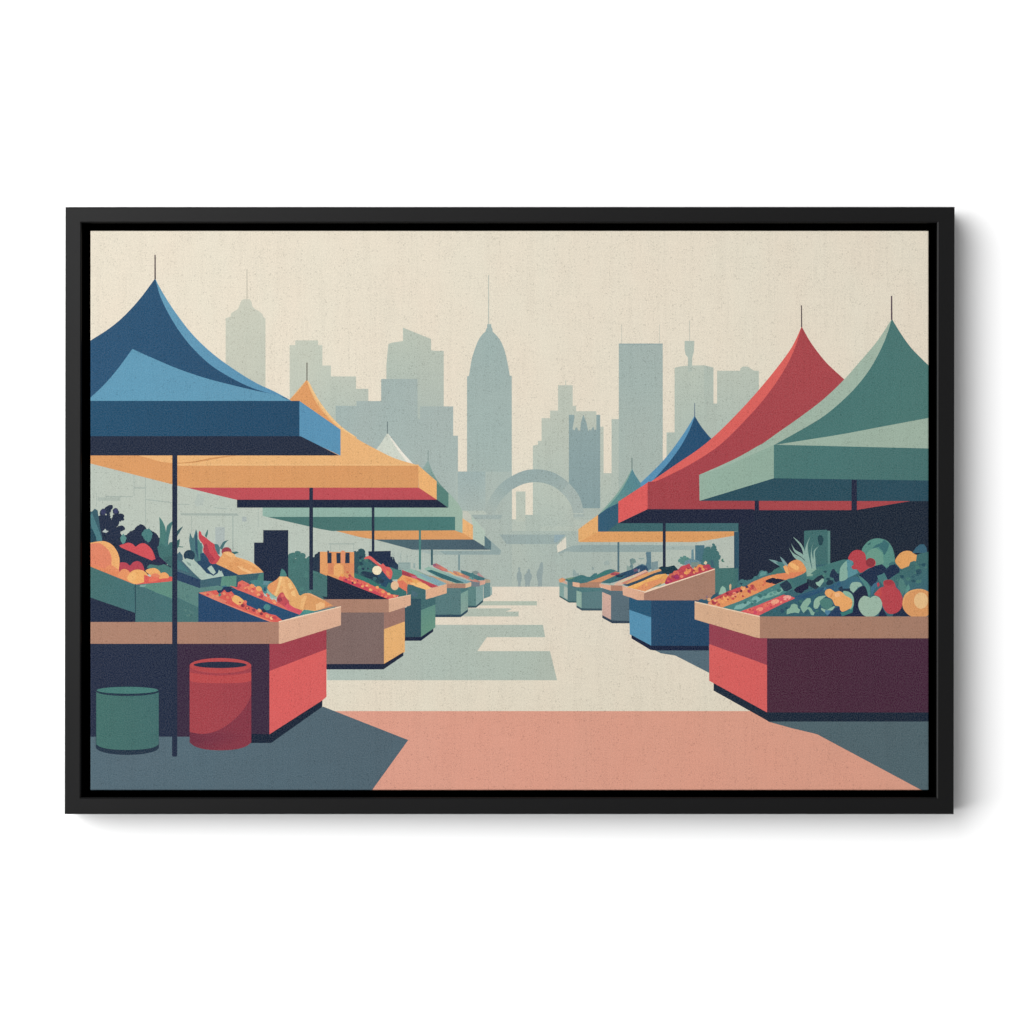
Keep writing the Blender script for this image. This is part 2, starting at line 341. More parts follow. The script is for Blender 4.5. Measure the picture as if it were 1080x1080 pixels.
# ================================================================== near left stall
M('printed_shrub', 'dark leafy plants behind the left stall')
J('#2B3448', '108,575 106,566 105,553 103.6,546 106,543.6 105.4,540.5 107.4,537.2 110,536.8 113,534 117,532.6 119,534 117,537.8 115.4,541 116,546 117.4,548.6 118.8,545 121,542.3 119,539.2 120,536.8 122.6,535.9 124.8,538.4 125.2,542.2 128.2,541.8 131,543.8 130,546.4 131,548.6 128,548.8 126,549.6 124.6,554 123,556 125,555 129,554.2 131.8,556.8 130,559.4 127,560.3 126.6,562 129,566 128,572 130,577 129,600 109,600')
P('#B7C1B6', '111,541.8 112.3,542 112.6,543.2 111.3,543.4'); P('#B3BDBA', '107.8,561 111,557.6 112.3,559.6 114.8,560 112,562 110,561.6')
E('#3A3F60', 109, 540, 2.6, 3, 12); E('#3F4468', 122, 539, 2.4, 2.8, 12)
J('#2B3448', '126,577 131,566.5 136,562 142,558.5 144,555.5 149,552.9 152.4,554.8 154.6,558.6 161,560.6 165.6,563.8 168.8,569.6 168.2,578 170,585 175.6,590 176,595.6 166,597 150,599 127,606')
T('108,560 128,562 166,566 168,584 160,590 112,598', ['#303C52','#26303F','#2F4152'], 26, 2.4, 11)
P('#31304A', '150,590 168,585 176,591 176,596 165,597')
J('#4A7B7B', '149.4,563 153,558.4 158,558 160.4,562 159.6,568 157,572 152.4,568.4'); P('#5A8C88', '126.8,567 130,562.6 133.6,567.4 132,572 129.6,574 127.4,570.6')
P('#3B5D69', '94,580 94,540 80,540 80,600 110,600 (108,575 107.6,566 105.4,556 104,545 102.6,538.2) 100,536.4 98,539.4 94,539.6')
P('#4D7B82', '94,545 97,541 103,556 107.5,568 108,574 104,574 99,565'); P('#2B4957', '94,556 98,559 101.5,567 101.6,576 94,580 80,590 80,556')
P('#3B5D69', '97.5,539 100,536.4 103,538.4 104,546 102,552')
M('printed_shrub', 'spiky teal leaves behind the left pole')
P('#4B7B76', '(168,545 171.5,549.8 174.4,557 175.4,568 175,585) 167,579 (167,579 168.6,565 168,545)')
P('#4A7877', '(182,549.6 178,552.6 175.4,558 173.4,585) 176.5,585 (178,567 180.4,557 182.6,550)')
P('#44706F', '165.8,577 170,573 176,577 179,572 182,571.6 182,605 176,594 168,587'); P('#3F6667', '172,588 182,586 182,604')
P('#3D5E64', '(187,560 190,557 193.3,555) (193.3,555 190,560.4 187,565.5)'); P('#3F6B69', '187,570 189.8,568 189.3,574 187,579'); P('#49736F', '187,575.8 193.6,576.6 193,577.4 187,577')
M('printed_shrub', 'teal agave leaves beside the red chilli')
P('#4B747A', '(200.4,561.6 203,567.4 204.2,566.6) (204.2,566.6 205.8,561 206.8,558) 208.2,562 208.8,572 213,573 214,590 212,598 205,591 201,580 199.4,570')
P('#37566A', '205.8,565 207.4,561 208,572 209,590 206,580'); P('#4F827E', '208.8,568 214,577 213,583 210.8,592 208.6,578')
P('#2E5069', '211,584 215,582.6 220.4,590 221,596 222.6,600 217,601.5 212,595'); P('#4B7874', '(216,565 217.6,561 219.4,558) 219.2,563 217.8,567.5')
P('#4D737A', '226,573.4 230,574.2 232,578 231.6,585 228,584'); P('#4B7074', '(231.6,578 235.4,571.6 241.4,569.4) (241.4,569.4 237.6,573 234.4,580)')
P('#3F6D70', '244,582 250,581.6 252,583 246,585')

M('printed_box', 'dark stepped box silhouette behind the left stall')
P('#283145', '268,572.2 277.6,572.2 277.6,559.1 304,559.1 304,615 277,615 277,604 268,594')

M('printed_produce', 'fruit crates heaped on the near left stall')
P('#2C3549', '125,578 162,592 180,597 180,604 155,606 125,606')
B('#CD4B52', '127.4,577.4 131,573.6 136,572.4 140.6,574.2 143,576.6 147,573.8 152.4,573 158,577 162,583.4 161,590.6', 3)
P('#2C3549', '124,576.6 127.4,577.2 160.6,591.6 160,600 130,600'); 
P('#CD4B52', '127.8,577.6 143,576.5 162,583.5 160.8,591.4')
P('#B34150', '125,595 (126,593.4 130,593 134,594 137,596.4 140.5,593 145,591.8 149.4,594 152,599.5 152,604) 150,606 125,606')
P('#4B7873', '155,598 158,595.2 164,596 168,596.6 173,595 178,597.6 182,600 182,612 160,606')
P('#E8A969', '(80,577 94,572.8 104,571 111,571 118,574.4 123,580.6 125.8,588 126,595 125,602.5) 94,599 80,592')
P('#DC8060', '(80,577 94,573.8 104,572.6 110,576 115.4,581.5 117.8,589 117.6,595 120,600.6) 128,612 94,597.5 80,592')
B('#DF8A5E', '112,598 117,596 122,598.5 126,603 120,606 112,604', 3); P('#DC8459', '94,595.6 125,603 142,612 141,616.2 120,607.5 94,597.4')
B('#E08F5D', '125,605 129,600.4 133.6,600.6 137,604 136,611 130,611 126,609', 3); B('#E7A963', '134,610 137.6,603.6 143,600.8 150,601.4 155,605 156.6,610.4 152.6,615 145,616.2 139,615', 4)
B('#EBB26C', '134.6,609 138,604.4 142.4,604 144,609 140,613.6 136,612.8', 3)
P('#D3584F', '152,606 160,609 170,607 182,608.4 182,613 142,616.6 152,614'); B('#E9A865', '153.4,602 158,599.6 163.4,599.2 168,602 169.4,606 164,607.4 158,606', 3)
B('#E8A060', '168,607 171,604 175,604 178,607 177.4,609.6 172,610 168,610.6', 3); B('#DE7F5C', '160,606 165,604.6 169,608 164,610 159,609.6', 3); B('#E06D55', '157.6,610 163,608 168,611 162,613.4 157,613.6', 3)
P('#47706F', '94,597 142,616.4 142.6,646.4 94,629.7 80,625 80,592', ('#456F73', 100, 610, 140, 640)); P('#2A3347', '80,625 94,629.7 142,646.2 144,646.9 144,656.5 80,656.5')
P('#486F72', '142.8,616.6 182,613 209.2,620 209.2,656.5 142.8,656.5', ('#477174', 150, 640, 180, 640))
P('#5E8C7F', '147,617 182,612.8 182,631.4 165,625'); P('#2E4C56', '142,616 143.2,616 143.4,646.6 142.4,646.6')
P('#5B847F', '187,611 209.2,619.5 235,617 252,617 252,625 209.2,640.6 187,630'); P('#4A7373', '187,631 209.2,641 209.2,656.5 187,656.5')
P('#7FA49A', '148,617 155,616.4 152,619.4 147,618.6')
P('#476874', '187,584 189.6,581.8 192.6,586 193,591 212,611.5 212,620 187,612'); P('#2F4561', '187,602.6 211.2,611.4 211,620.4 187,612')
P('#2D4964', '208,592 216,590 228,594 252,604 254,612 249.6,621 232,618 214,612')
E('#2C4253', 199.6, 585.8, 6, 5.8); P('#45747A', '187,600 187,590 192,594 200,604')
P('#ABC0B5', '191.8,591.2 197,588.8 204,590.8 211.6,597.2 218,604.6 224.6,606.4 228,601.6 231,600.8 232,602.6 233.6,602 236.2,607.6 222,610 212.4,611.8 204,604')
P('#2D4964', '212,597 215,596 219,601 220,597.6 224,596 228,596.4 251,606 251,609 240,608 236.2,607.6 233.4,601.6 231,600.8 229.6,604.6 225,607.4 221.6,605.4 217,602')
P('#ABC0B5', '218.6,599.4 221,597.4 223,596.4 225.4,599.6 227.6,603.6 225.2,606 222,603.6'); P('#869F98', '196,592 201,594.4 201.6,597.2 198.6,595.8')
P('#426470', '211.2,611.8 236,608.4 235,614 232.6,617.2 211,619.9'); P('#5D8D7E', '234,608 249.4,607 249.4,618.6 240,618.8 232.6,618')
B('#C5454F', '210.4,559.9 212.2,561.6 212.8,564 217,567 222.6,571.6 226,574 227,579 230,585 232.4,588 230.6,592 227,594.6 222.6,594.4 220.2,591.4 219.6,587.4 216,584.4 214,580.4 214.6,575 210.2,569 209.4,563', 3)
P('#A83A4A', '214.5,575 218,573 221,583 227,590 223,594.4 220,590 216,584'); E('#983F4B', 239, 582, 5.4, 5, 16)
P('#DE9D61', '230,592 233,586.6 (234,586 235,583 238.6,581.7 243,582 247,584.6) 249,587.4 (249,587.4 258,590 266,593.4 272.6,598.2 278,603.6) 265,605 252,606.4 240,600.4 227.6,594.6')
P('#EBB478', '236,583 239.6,581.8 246,584 249,587.6 245,588.6 240,586'); P('#EDB77C', '249.4,596.4 257,599 267,604 263,605 255,601.4'); P('#E7AC6D', '248,587.6 258,590 266,593.4 272.6,598.2 277,602.6 268,597.6 258,592.6')
P('#3D606A', '249.6,606.4 278,604 278,612.4 266,617 252,616 249.6,612'); P('#4D8078', '273,606 278,604 278,613 271,612')
P('#4A8081', '263,613 268,611.4 278,612.4 286,613 295,616 299,624 290,630 279,626 270,619'); P('#5F8A92', '278,612.6 284,613 283,617 277,617')
P('#2A4F70', '209.2,625.2 236,622 252,619.5 300,640 322,647 294,656.2 209.2,656.2'); P('#29486A', '209.2,625.2 287,656 209.2,656.2')
P('#3E7382', '234,618.3 238,617.4 241,619.6 236,622'); P('#2B3A58', '228.6,623 233.4,622.4 236,619 242,618.6 246,622 241,625 236,623 231,626')
P('#D4594F', '209.4,625.2 228,622.4 230.6,625.8 233.6,625 236.6,622 239,624.6 241.6,624.8 244,623.4 247,627 251,630.6 256.6,632.8 259.6,634.6 260.4,638.4 265,640 271,643.2 276,643.8 284,647.4 291,649 298,654.4 294,656.2 287,656 260,645 238,637')
P('#E07F62', '209.4,625.2 240,637 262,645.6 288,655.8 285,656 250,642.5 225,632.2'); P('#DA7A63', '210,625 222,624.4 232,631 240,634 236,636')
P('#E9AF69', '244,629.6 248,627.4 252,629 257.4,633.4 254.6,638.4 250,637.6 245,633.8'); P('#47807A', '229,628 232,625 233.8,627 232,629.4'); P('#D88F60', '227,627.6 230,627 231,629.4 229,630')
for x, y, r, c in ((256,638.6,2.2,'#8E3A46'), (261,641.4,2.3,'#7E3644'), (267.6,643.6,2,'#93404A'), (273.6,643.8,2.2,'#E0A06A'), (278.4,644.2,2.4,'#2B3A4B'), (275.6,647.4,1.8,'#7E3644'), (258.6,634.8,2,'#E0705C'), (282,649.6,2.4,'#E28A63'), (286.4,652,2,'#EDB581'), (271,646,1.6,'#DD7560'), (240,630,1.8,'#DD7A5A'), (290,651.6,2,'#C6454F'), (236.4,626,1.8,'#DF8562'), (243,627,1.5,'#D97358')):
    E(c, x, y, r, r*0.85, 8, 0.5)
P('#D9695A', '242,617.6 250.4,619.6 251,614 255.4,612 262,615.4 264,617 276,621 279,628.4 290,634 300,637.4 316,643.6 322,646.6 317,648.6 300,642.4 282,635 262,626.4 250,622')
for x, y, r, c in ((266,618,2.6,'#E6905C'), (273,621,3.4,'#E8A566'), (270.6,625,2.4,'#DE7756'), (275,628.4,2.8,'#B34450'), (262,619,2,'#E27E5E'), (257,617.6,2.2,'#DB6A60'), (283,631,2.4,'#DF7C5E'), (266,623.4,1.8,'#E58E6A'), (289,634,2.2,'#E08363')):
    E(c, x, y, r, r*0.85, 8, 0.5)
E('#4A8486', 281.6, 640.4, 3.8, 3.4, 12); P('#4E8E8C', '279,623.4 284,619.6 288,624 292,627.6 288,629.4 281,627'); E('#31586F', 279.6, 621.4, 1.8, 2.2, 8)
P('#DFA567', '290,628 300,632 318,640 342,636 350,638 333,645 318,645 300,640')
P('#DFA567', '(294.6,608 292,611 288,613.6 284,616 282,619.6 284,623.6 287.6,626.6 290.6,629) 297,627.6 303,631.6 308,637 315,641.6 325,642.4 333,643.8 342,640.6 351,638.6 342,633 (342,633 334,629 327,625.8 321,626 317,628.2) (315.4,627.6 312.8,621.6 309.4,615.6 306,611 302.6,608)')
P('#DE945D', '(292,611 288,613.6 284,616 282,619.6) 284,623.6 288,627.4 291,622 293.6,613'); P('#EDC081', '295,608.2 297.6,608.2 296,616 293,626 290.8,628.8 289.4,628 293,618'); P('#EBBB7B', '302,608.2 307,615 311,624 312,629.4 308,628 304.4,618')
P('#E7B071', '297.6,608.2 300,608.2 301,620 305,632 302.6,631.6 298.4,624 296.4,617'); P('#D79A61', '318,641 321.4,632 322,627 327,626 342,633 348,636.6 342,640.6 333,643.8 324,642.2'); P('#E8B274', '316.6,641.4 317.6,633 321,628 324,628.6 320.8,638 319.6,642'); P('#EAB67D', '333,637.6 338,635 342.4,636.6 342.4,640.4 333.4,643.4')
P('#D98F5B', '343,633.6 350,638.4 342.6,640'); P('#E4A77A', '321,625.9 326,625.6 341,632.4 341,633.4 327,627.2')
P('#4C817C', '295,608 296,602.4 297.2,599.6 300.4,602 302.2,605.6 302.2,608.2')
P('#8DB4A8', '281.4,621.6 284.4,624.4 288,627.6 291,630 296,628.6 292,631.8 286,630.6 282,626.4')
B('#BF4A54', '292,631 295.4,625.6 298.6,625 301,629.4 304.6,634 305,639 301,640.4 296,637 292.6,635', 3); E('#9A3B4A', 295, 632.4, 2.6, 2.6, 10); E('#A43F4D', 302.4, 637.6, 2, 2, 8); E('#D9675E', 298, 628, 1.8, 1.8, 8)
P('#D25060', '303,636 310,640.6 318,643.6 320,645.2 316,647.8 304,643.4 300,640')
P('#3F8288', '316,648.2 320.6,643 332,644.4 342,642.4 356,639.2 352,641 336,645 320,648.6 310,651'); P('#4F9188', '318,645 324,643.2 332,644.6 322,647.6')

T('209,625 228,623 245,628 262,640 285,648 296,655 284,654 240,636', ['#C9424C','#E27A5E','#B83E4A','#E08A62','#D4604F'], 26, 1.5, 3)
T('244,618 252,614 264,617 278,623 300,638 318,645 300,641 270,629', ['#C94A50','#E6845E','#D2574F','#EB9A68','#B8434C'], 30, 1.6, 4)
T('233,587 247,586 266,595 274,603 252,605 236,597', ['#E3A468','#D8955A','#E6AC6E'], 16, 2.0, 7)
T('284,617 294,610 303,610 313,627 305,631 290,628', ['#E6AE6E','#D99C60','#DDA062'], 10, 1.8, 8)
T('188,614 209,622 209,652 188,652', ['#57807C','#527A78'], 8, 2.0, 9)

M('printed_counter', 'near left stall counter with wooden rim and red end')
P('#2D3549', '80,679 188,679 188,777 80,777', ('#2B3448', 100, 700, 180, 700)); P('#3F3144', '187,679 285,679 285,777 187,777')
P('#AC826D', '80,656 294.2,656 294.2,679 80,679', ('#A87E6B', 110, 660, 290, 670))
P('#D8AC90', '294,655.7 359.6,639.8 359.6,659.4 296,679 294,679'); P('#E9CDB2', '294,655.2 359.6,639.2 359.6,640.3 294,656.4')
P('#9E3E4B', '284.2,679 296,679 344.3,664 344.3,684.6 284.2,707.7'); P('#D55A58', '284.2,707.7 344.3,684.6 344.3,735 340,738.6 284.2,774.4')
P('#222D3D', '264,774 284.2,774.4 340,738.6 340,745.4 286,783.6 264,783.6')

M('printed_bin', 'green open bin in front of the left stall')
P('#2B3A4A', '101,730 101,789 (101,789 106,792.4 118,795.2 134.5,796.2 151,795.2 163,792.4 167.6,789) 167.6,730')
P('#46706B', '101.6,729 101.6,785 (101.6,785 107,788.2 118,790.2 134.5,791 151,790.2 162,788.2 167.4,785) 167.4,729', ('#446C6B', 110, 770, 160, 770))
E('#2A3A4A', 134.5, 729, 33.4, 5.1, 40); E('#497A75', 134.5, 728, 32.4, 3.6, 40)
M('printed_bin', 'red drum bin beside the left pole')
P('#A44149', '200,702 200,783 (200,783 206,787.4 217,790.4 232.5,791.4 248,790.4 259,787.4 265,783) 265,702', ('#9C3F49', 205, 740, 260, 720))
P('#B84749', '200,706 (200,709 210,710.8 220,711.6 232.5,712 245,711.6 255,710.8 265,709) 265,718 (265,718 255,720 232.5,720.6 210,720 200,718)')
P('#6F3344', '(200,772 212,774 224,772.4 236,767 248,758 257,748 262,740 265,733) 265,783 (265,783 259,787.4 248,790.4 232.5,791.4 217,790.4 206,787.4 200,783)', ('#843746', 205, 780, 225, 790))
E('#B54749', 232.5, 702, 32.5, 8, 44); P('#A5404A', '(204,708.4 214,710.4 232.5,711.4 251,710.4 262,708) (262,708.6 251,711.4 232.5,712.6 214,711.4 204,709)')
E('#2B3346', 232.3, 701.2, 28, 3.4, 40)
M('printed_pole', 'tall dark pole of the blue awning')
P('#2A3347', '181.7,480 187,480 187,797 186,798 182.4,798 181.5,797')

# ================================================================== right side, far to near
M('printed_shrub', 'hazy plants between the far right stalls')
P('#93A7A5', '604,603 605,600 607,602 608,605 610,604 611,608 604,608'); B('#9FB0AB', '637,593 641,591 643,595 640,596 637,595', 3); E('#93A6A3', 625.3, 599.5, 1.2, 1.8, 8)
P('#6E8B8D', '664,590 667,588.6 670,590 671,593 668,594.4 666.4,593.6 668,597 667,601 662,602 663,599 665,595.6'); E('#77938F', 668, 592, 2.6, 2.6, 10); P('#93A8A3', '673,588.6 679,588.2 680,589.8 674,590'); 
P('#8BA39D', '661,596 666,599 666,603 661,603')
P('#5E7F8C', '666,601 672,597 677,594.6 681,596 682,592 681.5,584 680.6,583.6 682,582.2 686.6,582 686.8,594 687,600 676,606'); P('#7D9599', '687,593 692,592 694,592 694,600 687,602')
M('printed_stall', 'farthest right stall, small and hazy')
P('#82A29D', '590,614 599,617 599,634 590,628.6'); P('#AAB8AE', '594.8,618 598.8,620 598.8,632.4 594.8,630'); P('#56797D', '598.6,612 608,610.6 608,634.8 600.6,634.8 598.6,633.6')
P('#3D5F62', '590,628 600,634 608,634.2 608,635.6 600,635.6 590,629.6'); P('#437476', '594.6,610.8 603,609 608,608 612.6,606.3 616,606.8 620,608.8 612,614.6 600,614')
P('#72937A', '596,610.4 602,609 607,609.2 600,611.4'); P('#D99B70', '589.3,611 593,609.3 596.6,611 595,614.4 590,614.2'); P('#CBA796', '593.8,612.6 597.6,613.6 598.2,616.4 594,614.6')
M('printed_stall', 'small teal stall with tan rim, second from the far end on the right')
P('#45767A', '603,614 610,611 616,607.6 622,608.6 627,604.6 629.4,604.4 630,606 638,601.6 644,600.2 647.4,600.8 652,603 644,606.4 633,610.8 621,614.6 611,616')
P('#3F7A72', '630,606.6 640,602.4 646,601 640,605 628,609.6'); P('#CE9069', '619,614.4 632,609.4 643,605.2 649,602.8 653,603.4 654,605 644,609.4 636,614.6 626,616'); P('#A9505A', '644,604.6 648,603.4 654,604.6 651,607 644,606.6')
P('#AF836B', '611,615.6 620,614.2 633.5,613.6 633.5,620.4 611,620.2'); P('#DEB093', '604,613.8 611.3,614.8 611.3,620.2 604,618')
P('#5C7E82', '607.6,619.4 611,620 635,620.2 635,643 614,643 608,640'); P('#527C7F', '607.6,619.2 635,620 635,623 613.5,625 607.6,623'); P('#90AEA1', '608,622.8 613.4,624.6 613.4,641.4 608,638.4')
P('#3F5762', '608,638.4 613.6,641.6 635,641.8 635,644 613.8,644 608,640.6')
M('printed_stall', 'grey stall with pink end panel')
P('#31506A', '652,605.6 658,603.4 666,600.6 676,595.8 682,597 684,602 660,610 646,614.6 634,614'); P('#3F7076', '633,614.4 641,610.6 648,608 654,606 660,607.6 652,611.6 643,615.4'); P('#273E52', '650,605.8 655,606.8 660,605 656,609 650,609')
P('#6F5870', '668,600.6 672,599.6 673,602 669,603.4'); P('#8E9AA4', '672.6,601.4 674.4,599.6 675.2,602.4 673,603.6')
P('#DBB39D', '647,616.6 655,611.6 668,606.4 681,601 683,602.6 668,610 656,616.8 650,617.6'); P('#CFC3A3', '653,613.4 668,607 671,606.6 671,608 656,614.4'); P('#C98672', '655,615 672,607.6 683,602.4 684,604.4 668,612 659,616')
P('#44586E', '657,616.4 664,613.4 684,605 698,600.2 700,606 665,618'); P('#B0806B', '644,617.2 656.6,617.6 656.6,623.2 644,623'); P('#DEAC90', '632,615.6 644.2,617.4 644.2,623.2 632.2,618.6')
P('#54707A', '635,620 644,623 664,623.4 664,626 644.6,629 635,624.6'); P('#5B6F79', '644.4,624 664,624 664,656.5 646,656.5 644.4,655'); P('#D3AD9D', '635.2,624.4 644.4,628.2 644.4,653.8 635.2,649.6', ('#C9A69A', 640, 630, 640, 650))
P('#374656', '635.2,648.8 645.8,654.4 664,655 664,657.4 645.6,657.4 635.2,651.6')

M('printed_awning', 'hazy grey awning edge at the far right end')
P('#9AACA9', '588.5,583 597,578.4 604,575.6 612,574.8 700,574.8 700,582.2 605,582.2 597,581.4 590,584.4', ('#93A7A5', 595, 580, 620, 580)); P('#A6B5AF', '700,575.4 760,575.4 735,580 700,580')
M('printed_pole', 'thin slate pole on the right'); R('#54727C', 651.2, 571, 653.2, 603.5)
M('printed_awning', 'orange awning on the right with teal tent above')
P('#5F908F', '(630.5,543.6 640,533 651,520 660,506.4 666.5,494) (666.5,494 670,501 675.6,509.4) 676,514 655,530', ('#578893', 650, 520, 672, 508))
P('#83A79C', '(630.5,543.6 640,533 651,520 660,506.4 666.5,494) (666.4,496 661,507.4 653,520.4 642,533.6 632,543.6)'); R('#5E7674', 666.1, 483, 667, 494.6)
P('#355D76', '630.7,543.4 (630.7,543.4 640,536.6 652,530.6) 660,528 690,545 690,561 630.7,561', ('#3B6069', 640, 545, 683, 556)); P('#40686D', '652,551.6 795,551.6 795,557.6 780,560.6 640,560.8', ('#446D73', 690, 556, 790, 556))
P('#E4AC6C', '610,558.2 630.7,543 630.7,560.7 611.4,571.6 610,571'); P('#DB9C5F', '630.7,560.7 774.2,560.4 774.2,565 735,571.7 611,571.7', ('#DFA162', 700, 566, 620, 570))
M('printed_awning', 'blue tent peak behind the red awning')
P('#2A5172', '(732.6,438.4 738.6,448.4 746,458 752,464.4) 755,470 720,495 688,508 (688,507.4 698,496.4 707,485.8 718,470.6 727,454 732.4,440)')
P('#5691B6', '675.5,510 (675.5,509.5 684,501.4 696,489.6 706,478 716,464.6 724.6,451.8 732.6,438.4) (732.4,440 727,454 718,470.6 707,485.8 698,496.4 688,507.4) 682,512 676,514')
P('#6E7F8C', '732.3,425 733,425 733.2,439 732,439')
# post + dark interior behind
M('printed_backdrop', 'dark interior behind the right stall')
P('#283042', '778.8,536 999,520 999,652 778.8,645', ('#27313F', 800, 560, 900, 600)); P('#2D4F62', '774.2,561 779.4,560.6 779.4,618 774.2,625', ('#36596B', 774, 600, 779, 600))
P('#487572', '753.4,599.4 774.4,598.8 774.4,630 753.4,640'); P('#44706F', '774.4,600 778.6,599 778.6,618 774.4,622')
M('printed_shrub', 'teal plants and box on the blue right stall')
P('#4B7381', '733.2,575 743,575 743,592 740,600 733.2,598'); P('#6C8E97', '729.2,580 731.4,579 732.2,592 729,592')
J('#5E8C85', '715,591.6 718,589 717,587.4 720,587.8 721.6,586 724,587.8 727,589 730,591.4 726,594.6 719,594.8'); P('#6D8F9A', '722,592 728,589.6 735,590.6 739,593 739,597 722,596'); P('#7D9088', '729,593 738,593 736,599 729,599')
J('#467374', '740,596 741,591 742.6,580 745,577 747.6,576.8 749.6,579 750.6,577 752,576 751.4,573.2 754.4,575.4 755.4,578.4 755.4,580.6 758,582.4 758.4,585 760,588 757.8,591 758,600 748,600')
P('#3F6470', '749.4,590 752,591 754,598 750,598'); P('#4B7A6D', '760.4,590.6 762.8,588.8 763,591.4 764.6,593 761.6,592.6'); E('#7D9C93', 767, 597.6, 0.8, 0.9, 8)
P('#DAC7A6', '742,594 744,591.4 746,593 744.6,595.8')

M('printed_stall', 'blue stall with berries and wooden rim')
P('#DCA068', '659,616 672,608.6 685,603.4 696,600 701,601.6 690,606 668,615.6'); P('#334F60', '658,617.2 672,612.2 690,604.4 702,600.6 706,604.6 690,609.6 666,619.2'); P('#233E4A', '694,599 698,597.2 704,597.8 711,596.2 715.4,601 708,606 700,605.6 697,600.8')
P('#E1A057', '661,619.4 676,613.6 692,606.4 702,605 705,607.6 702,614.4 690,619.4 680,623.8'); P('#EDB265', '661,619.4 676,613.6 692,606.4 702,605 696,609 680,615.4 668,620.6'); P('#DF9362', '680,614.6 696,610.4 702,611 690,619 680,623.4 671,621.6'); P('#8E8C6C', '690,618.6 698,614.4 697,617 685,621.4')
P('#BC4452', '701,615 702.4,611 705.4,606.4 712,602.6 715.6,600.4 718,597.4 723,596 727,594.2 728.6,597.4 731,600 735,597.4 738.6,595.4 742,596 746,595.8 750,598.6 754,600 735,606.6 718,612.6 703,617')
for x, y, r, c in ((722,599,3.4,'#CB4650'), (713,604.6,3.4,'#D66A55'), (708,607.4,3,'#CB6A4E'), (726,601.4,3,'#E58E55'), (723.4,604.4,2.2,'#E9A05A'), (738.4,598,3.4,'#E68B4F'), (734,600,2.6,'#E99E5A'), (746.6,597.6,3,'#B23F58'), (713.6,608.6,3,'#A13463'), (706,612.6,3,'#B6395A'), (719,608,2,'#E07A62'), (732,603,2.4,'#A93A46'), (738.6,602.4,2.2,'#BB404C'), (741.6,600.6,1.8,'#E89A66'), (703.6,614,2.2,'#A8325A')):
    E(c, x, y, r, r*0.85, 8, 0.3)
T('702,614 712,604 727,597 750,599 730,606', ['#D35C54','#A93A4E','#E58B58','#C64A4C','#9D2F55'], 34, 1.6, 15)
T('664,619 692,607 702,606 690,614 678,620', ['#E6AA5C','#DB9550','#EBB266'], 14, 1.5, 16)
P('#A77E6C', '679,625 754.2,600 754.2,628 747,633.3 679,633.3', ('#A87F6B', 690, 628, 750, 610)); P('#EED2B6', '679,624.2 754,599.6 754,600.7 679,625.7'); P('#DEAE92', '656.4,618 679.2,624.4 679.2,633.2 672,632.8 657,627.6', ('#D8A88B', 660, 620, 678, 630))
P('#2C5976', '663.6,629.6 672,632.8 687,633.2 687,651.3 663.6,643.2'); P('#2A4A68', '686.8,633.2 749,633.2 749,681.6 686.8,681.6', ('#284866', 690, 640, 745, 670)); P('#5592B2', '663.6,643 686.8,651.2 686.8,681 664.2,669')
P('#222B42', '666,669.8 687,681 747.6,681.2 747.6,686 690,686 686,685.4 666,673.4')
P('#8E6F78', '744.4,629 746,627.6 746.6,630 745,631'); 
M('printed_pole', 'dark pole under the red awning'); R('#2A3347', 699, 550, 702.1, 598)

M('printed_awning', 'red tent awning at the right')
P('#AA464C', '(845.5,344.2 855,361 869,379.6 880,390.6 890.8,400.4) 880,470 905,538 683,538 683,509 (683,509 700,503 725,491 745,479 763,466 788,441 808,418 826,392 838,368 845.5,344.2)', ('#A6424A', 830, 400, 740, 500))
P('#DB5E58', '(845.5,344.2 836,364.6 822,384.6 801,410.4 780,433.6 757,456.6 737,473.4 712,490.4 686,508.4) 652.2,529 683,512 (684,510.4 700,504 725,491.4 745,479.4 763,466 788,441 808,418 826,392 838,368 845.5,344.2)')
P('#A44249', '683,508 905,508 905,537 683,537', ('#9F4047', 700, 510, 900, 530)); P('#DC5856', '652.2,529 683,509 683,537 652.2,551.7')
P('#282E42', '652.6,551.8 683,537 795,537 795,551.8')
P('#A9454A', '795,527.6 962,528.2 905,537.6 795,537'); P('#584B4F', '844.8,322 845.9,322 846.1,345 844.8,345')
M('printed_awning', 'big green tent awning at the right')
P('#4C7976', '(940.6,336.2 950,351.6 962,368 980,386) 999,403 999,475 816,470 816,469 (816,469 845,453.4 870,438 893,418.4 910,399.6 923,380 934,357 940.6,336.2)', ('#4E7B76', 900, 400, 970, 450))
P('#A2B7A7', '(940.6,336.2 925,360 905,383.6 889,401.6 868,421.4 845,439 820,456.6) 800,471 (770,487 737.4,501) 780,500 817,469 (817,469 845,453.4 870,438 893,418.4 910,399.6 923,380 934,357 940.6,336.2)')
P('#9FB5A5', '816,469 (820,468.8 850,464 890,457.6 930,450 980,440.6) 999,437 999,474 980,473 816,469.4')
P('#96B1A1', '737.4,500.8 (737.4,500.8 760,491 780,481.4 800,470) 816.2,462 816.2,504.6 808,507 737.8,528.2', ('#92AF9F', 745, 515, 810, 490)); P('#9FB7A7', '737.4,500.8 (737.4,500.8 760,491 780,481.4 800,470) 822,461 816.2,469.3 760,494')
P('#4D7A77', '816.2,469 980,473 999,473.4 999,507 980,506.8 816.2,504.6', ('#4A7573', 830, 490, 970, 490)); P('#30525F', '738,528.2 809,506.6 816.2,504.4 980,506.8 999,507 999,528.6 738,528.2', ('#2F5160', 760, 520, 960, 520))
P('#5E4F57', '939.6,312 941.1,312 941.3,337.4 939.6,337.4')
M('printed_pole', 'dark post under the green awning'); P('#2B3045', '898.2,506 903.6,506 903.8,538 898,538'); 
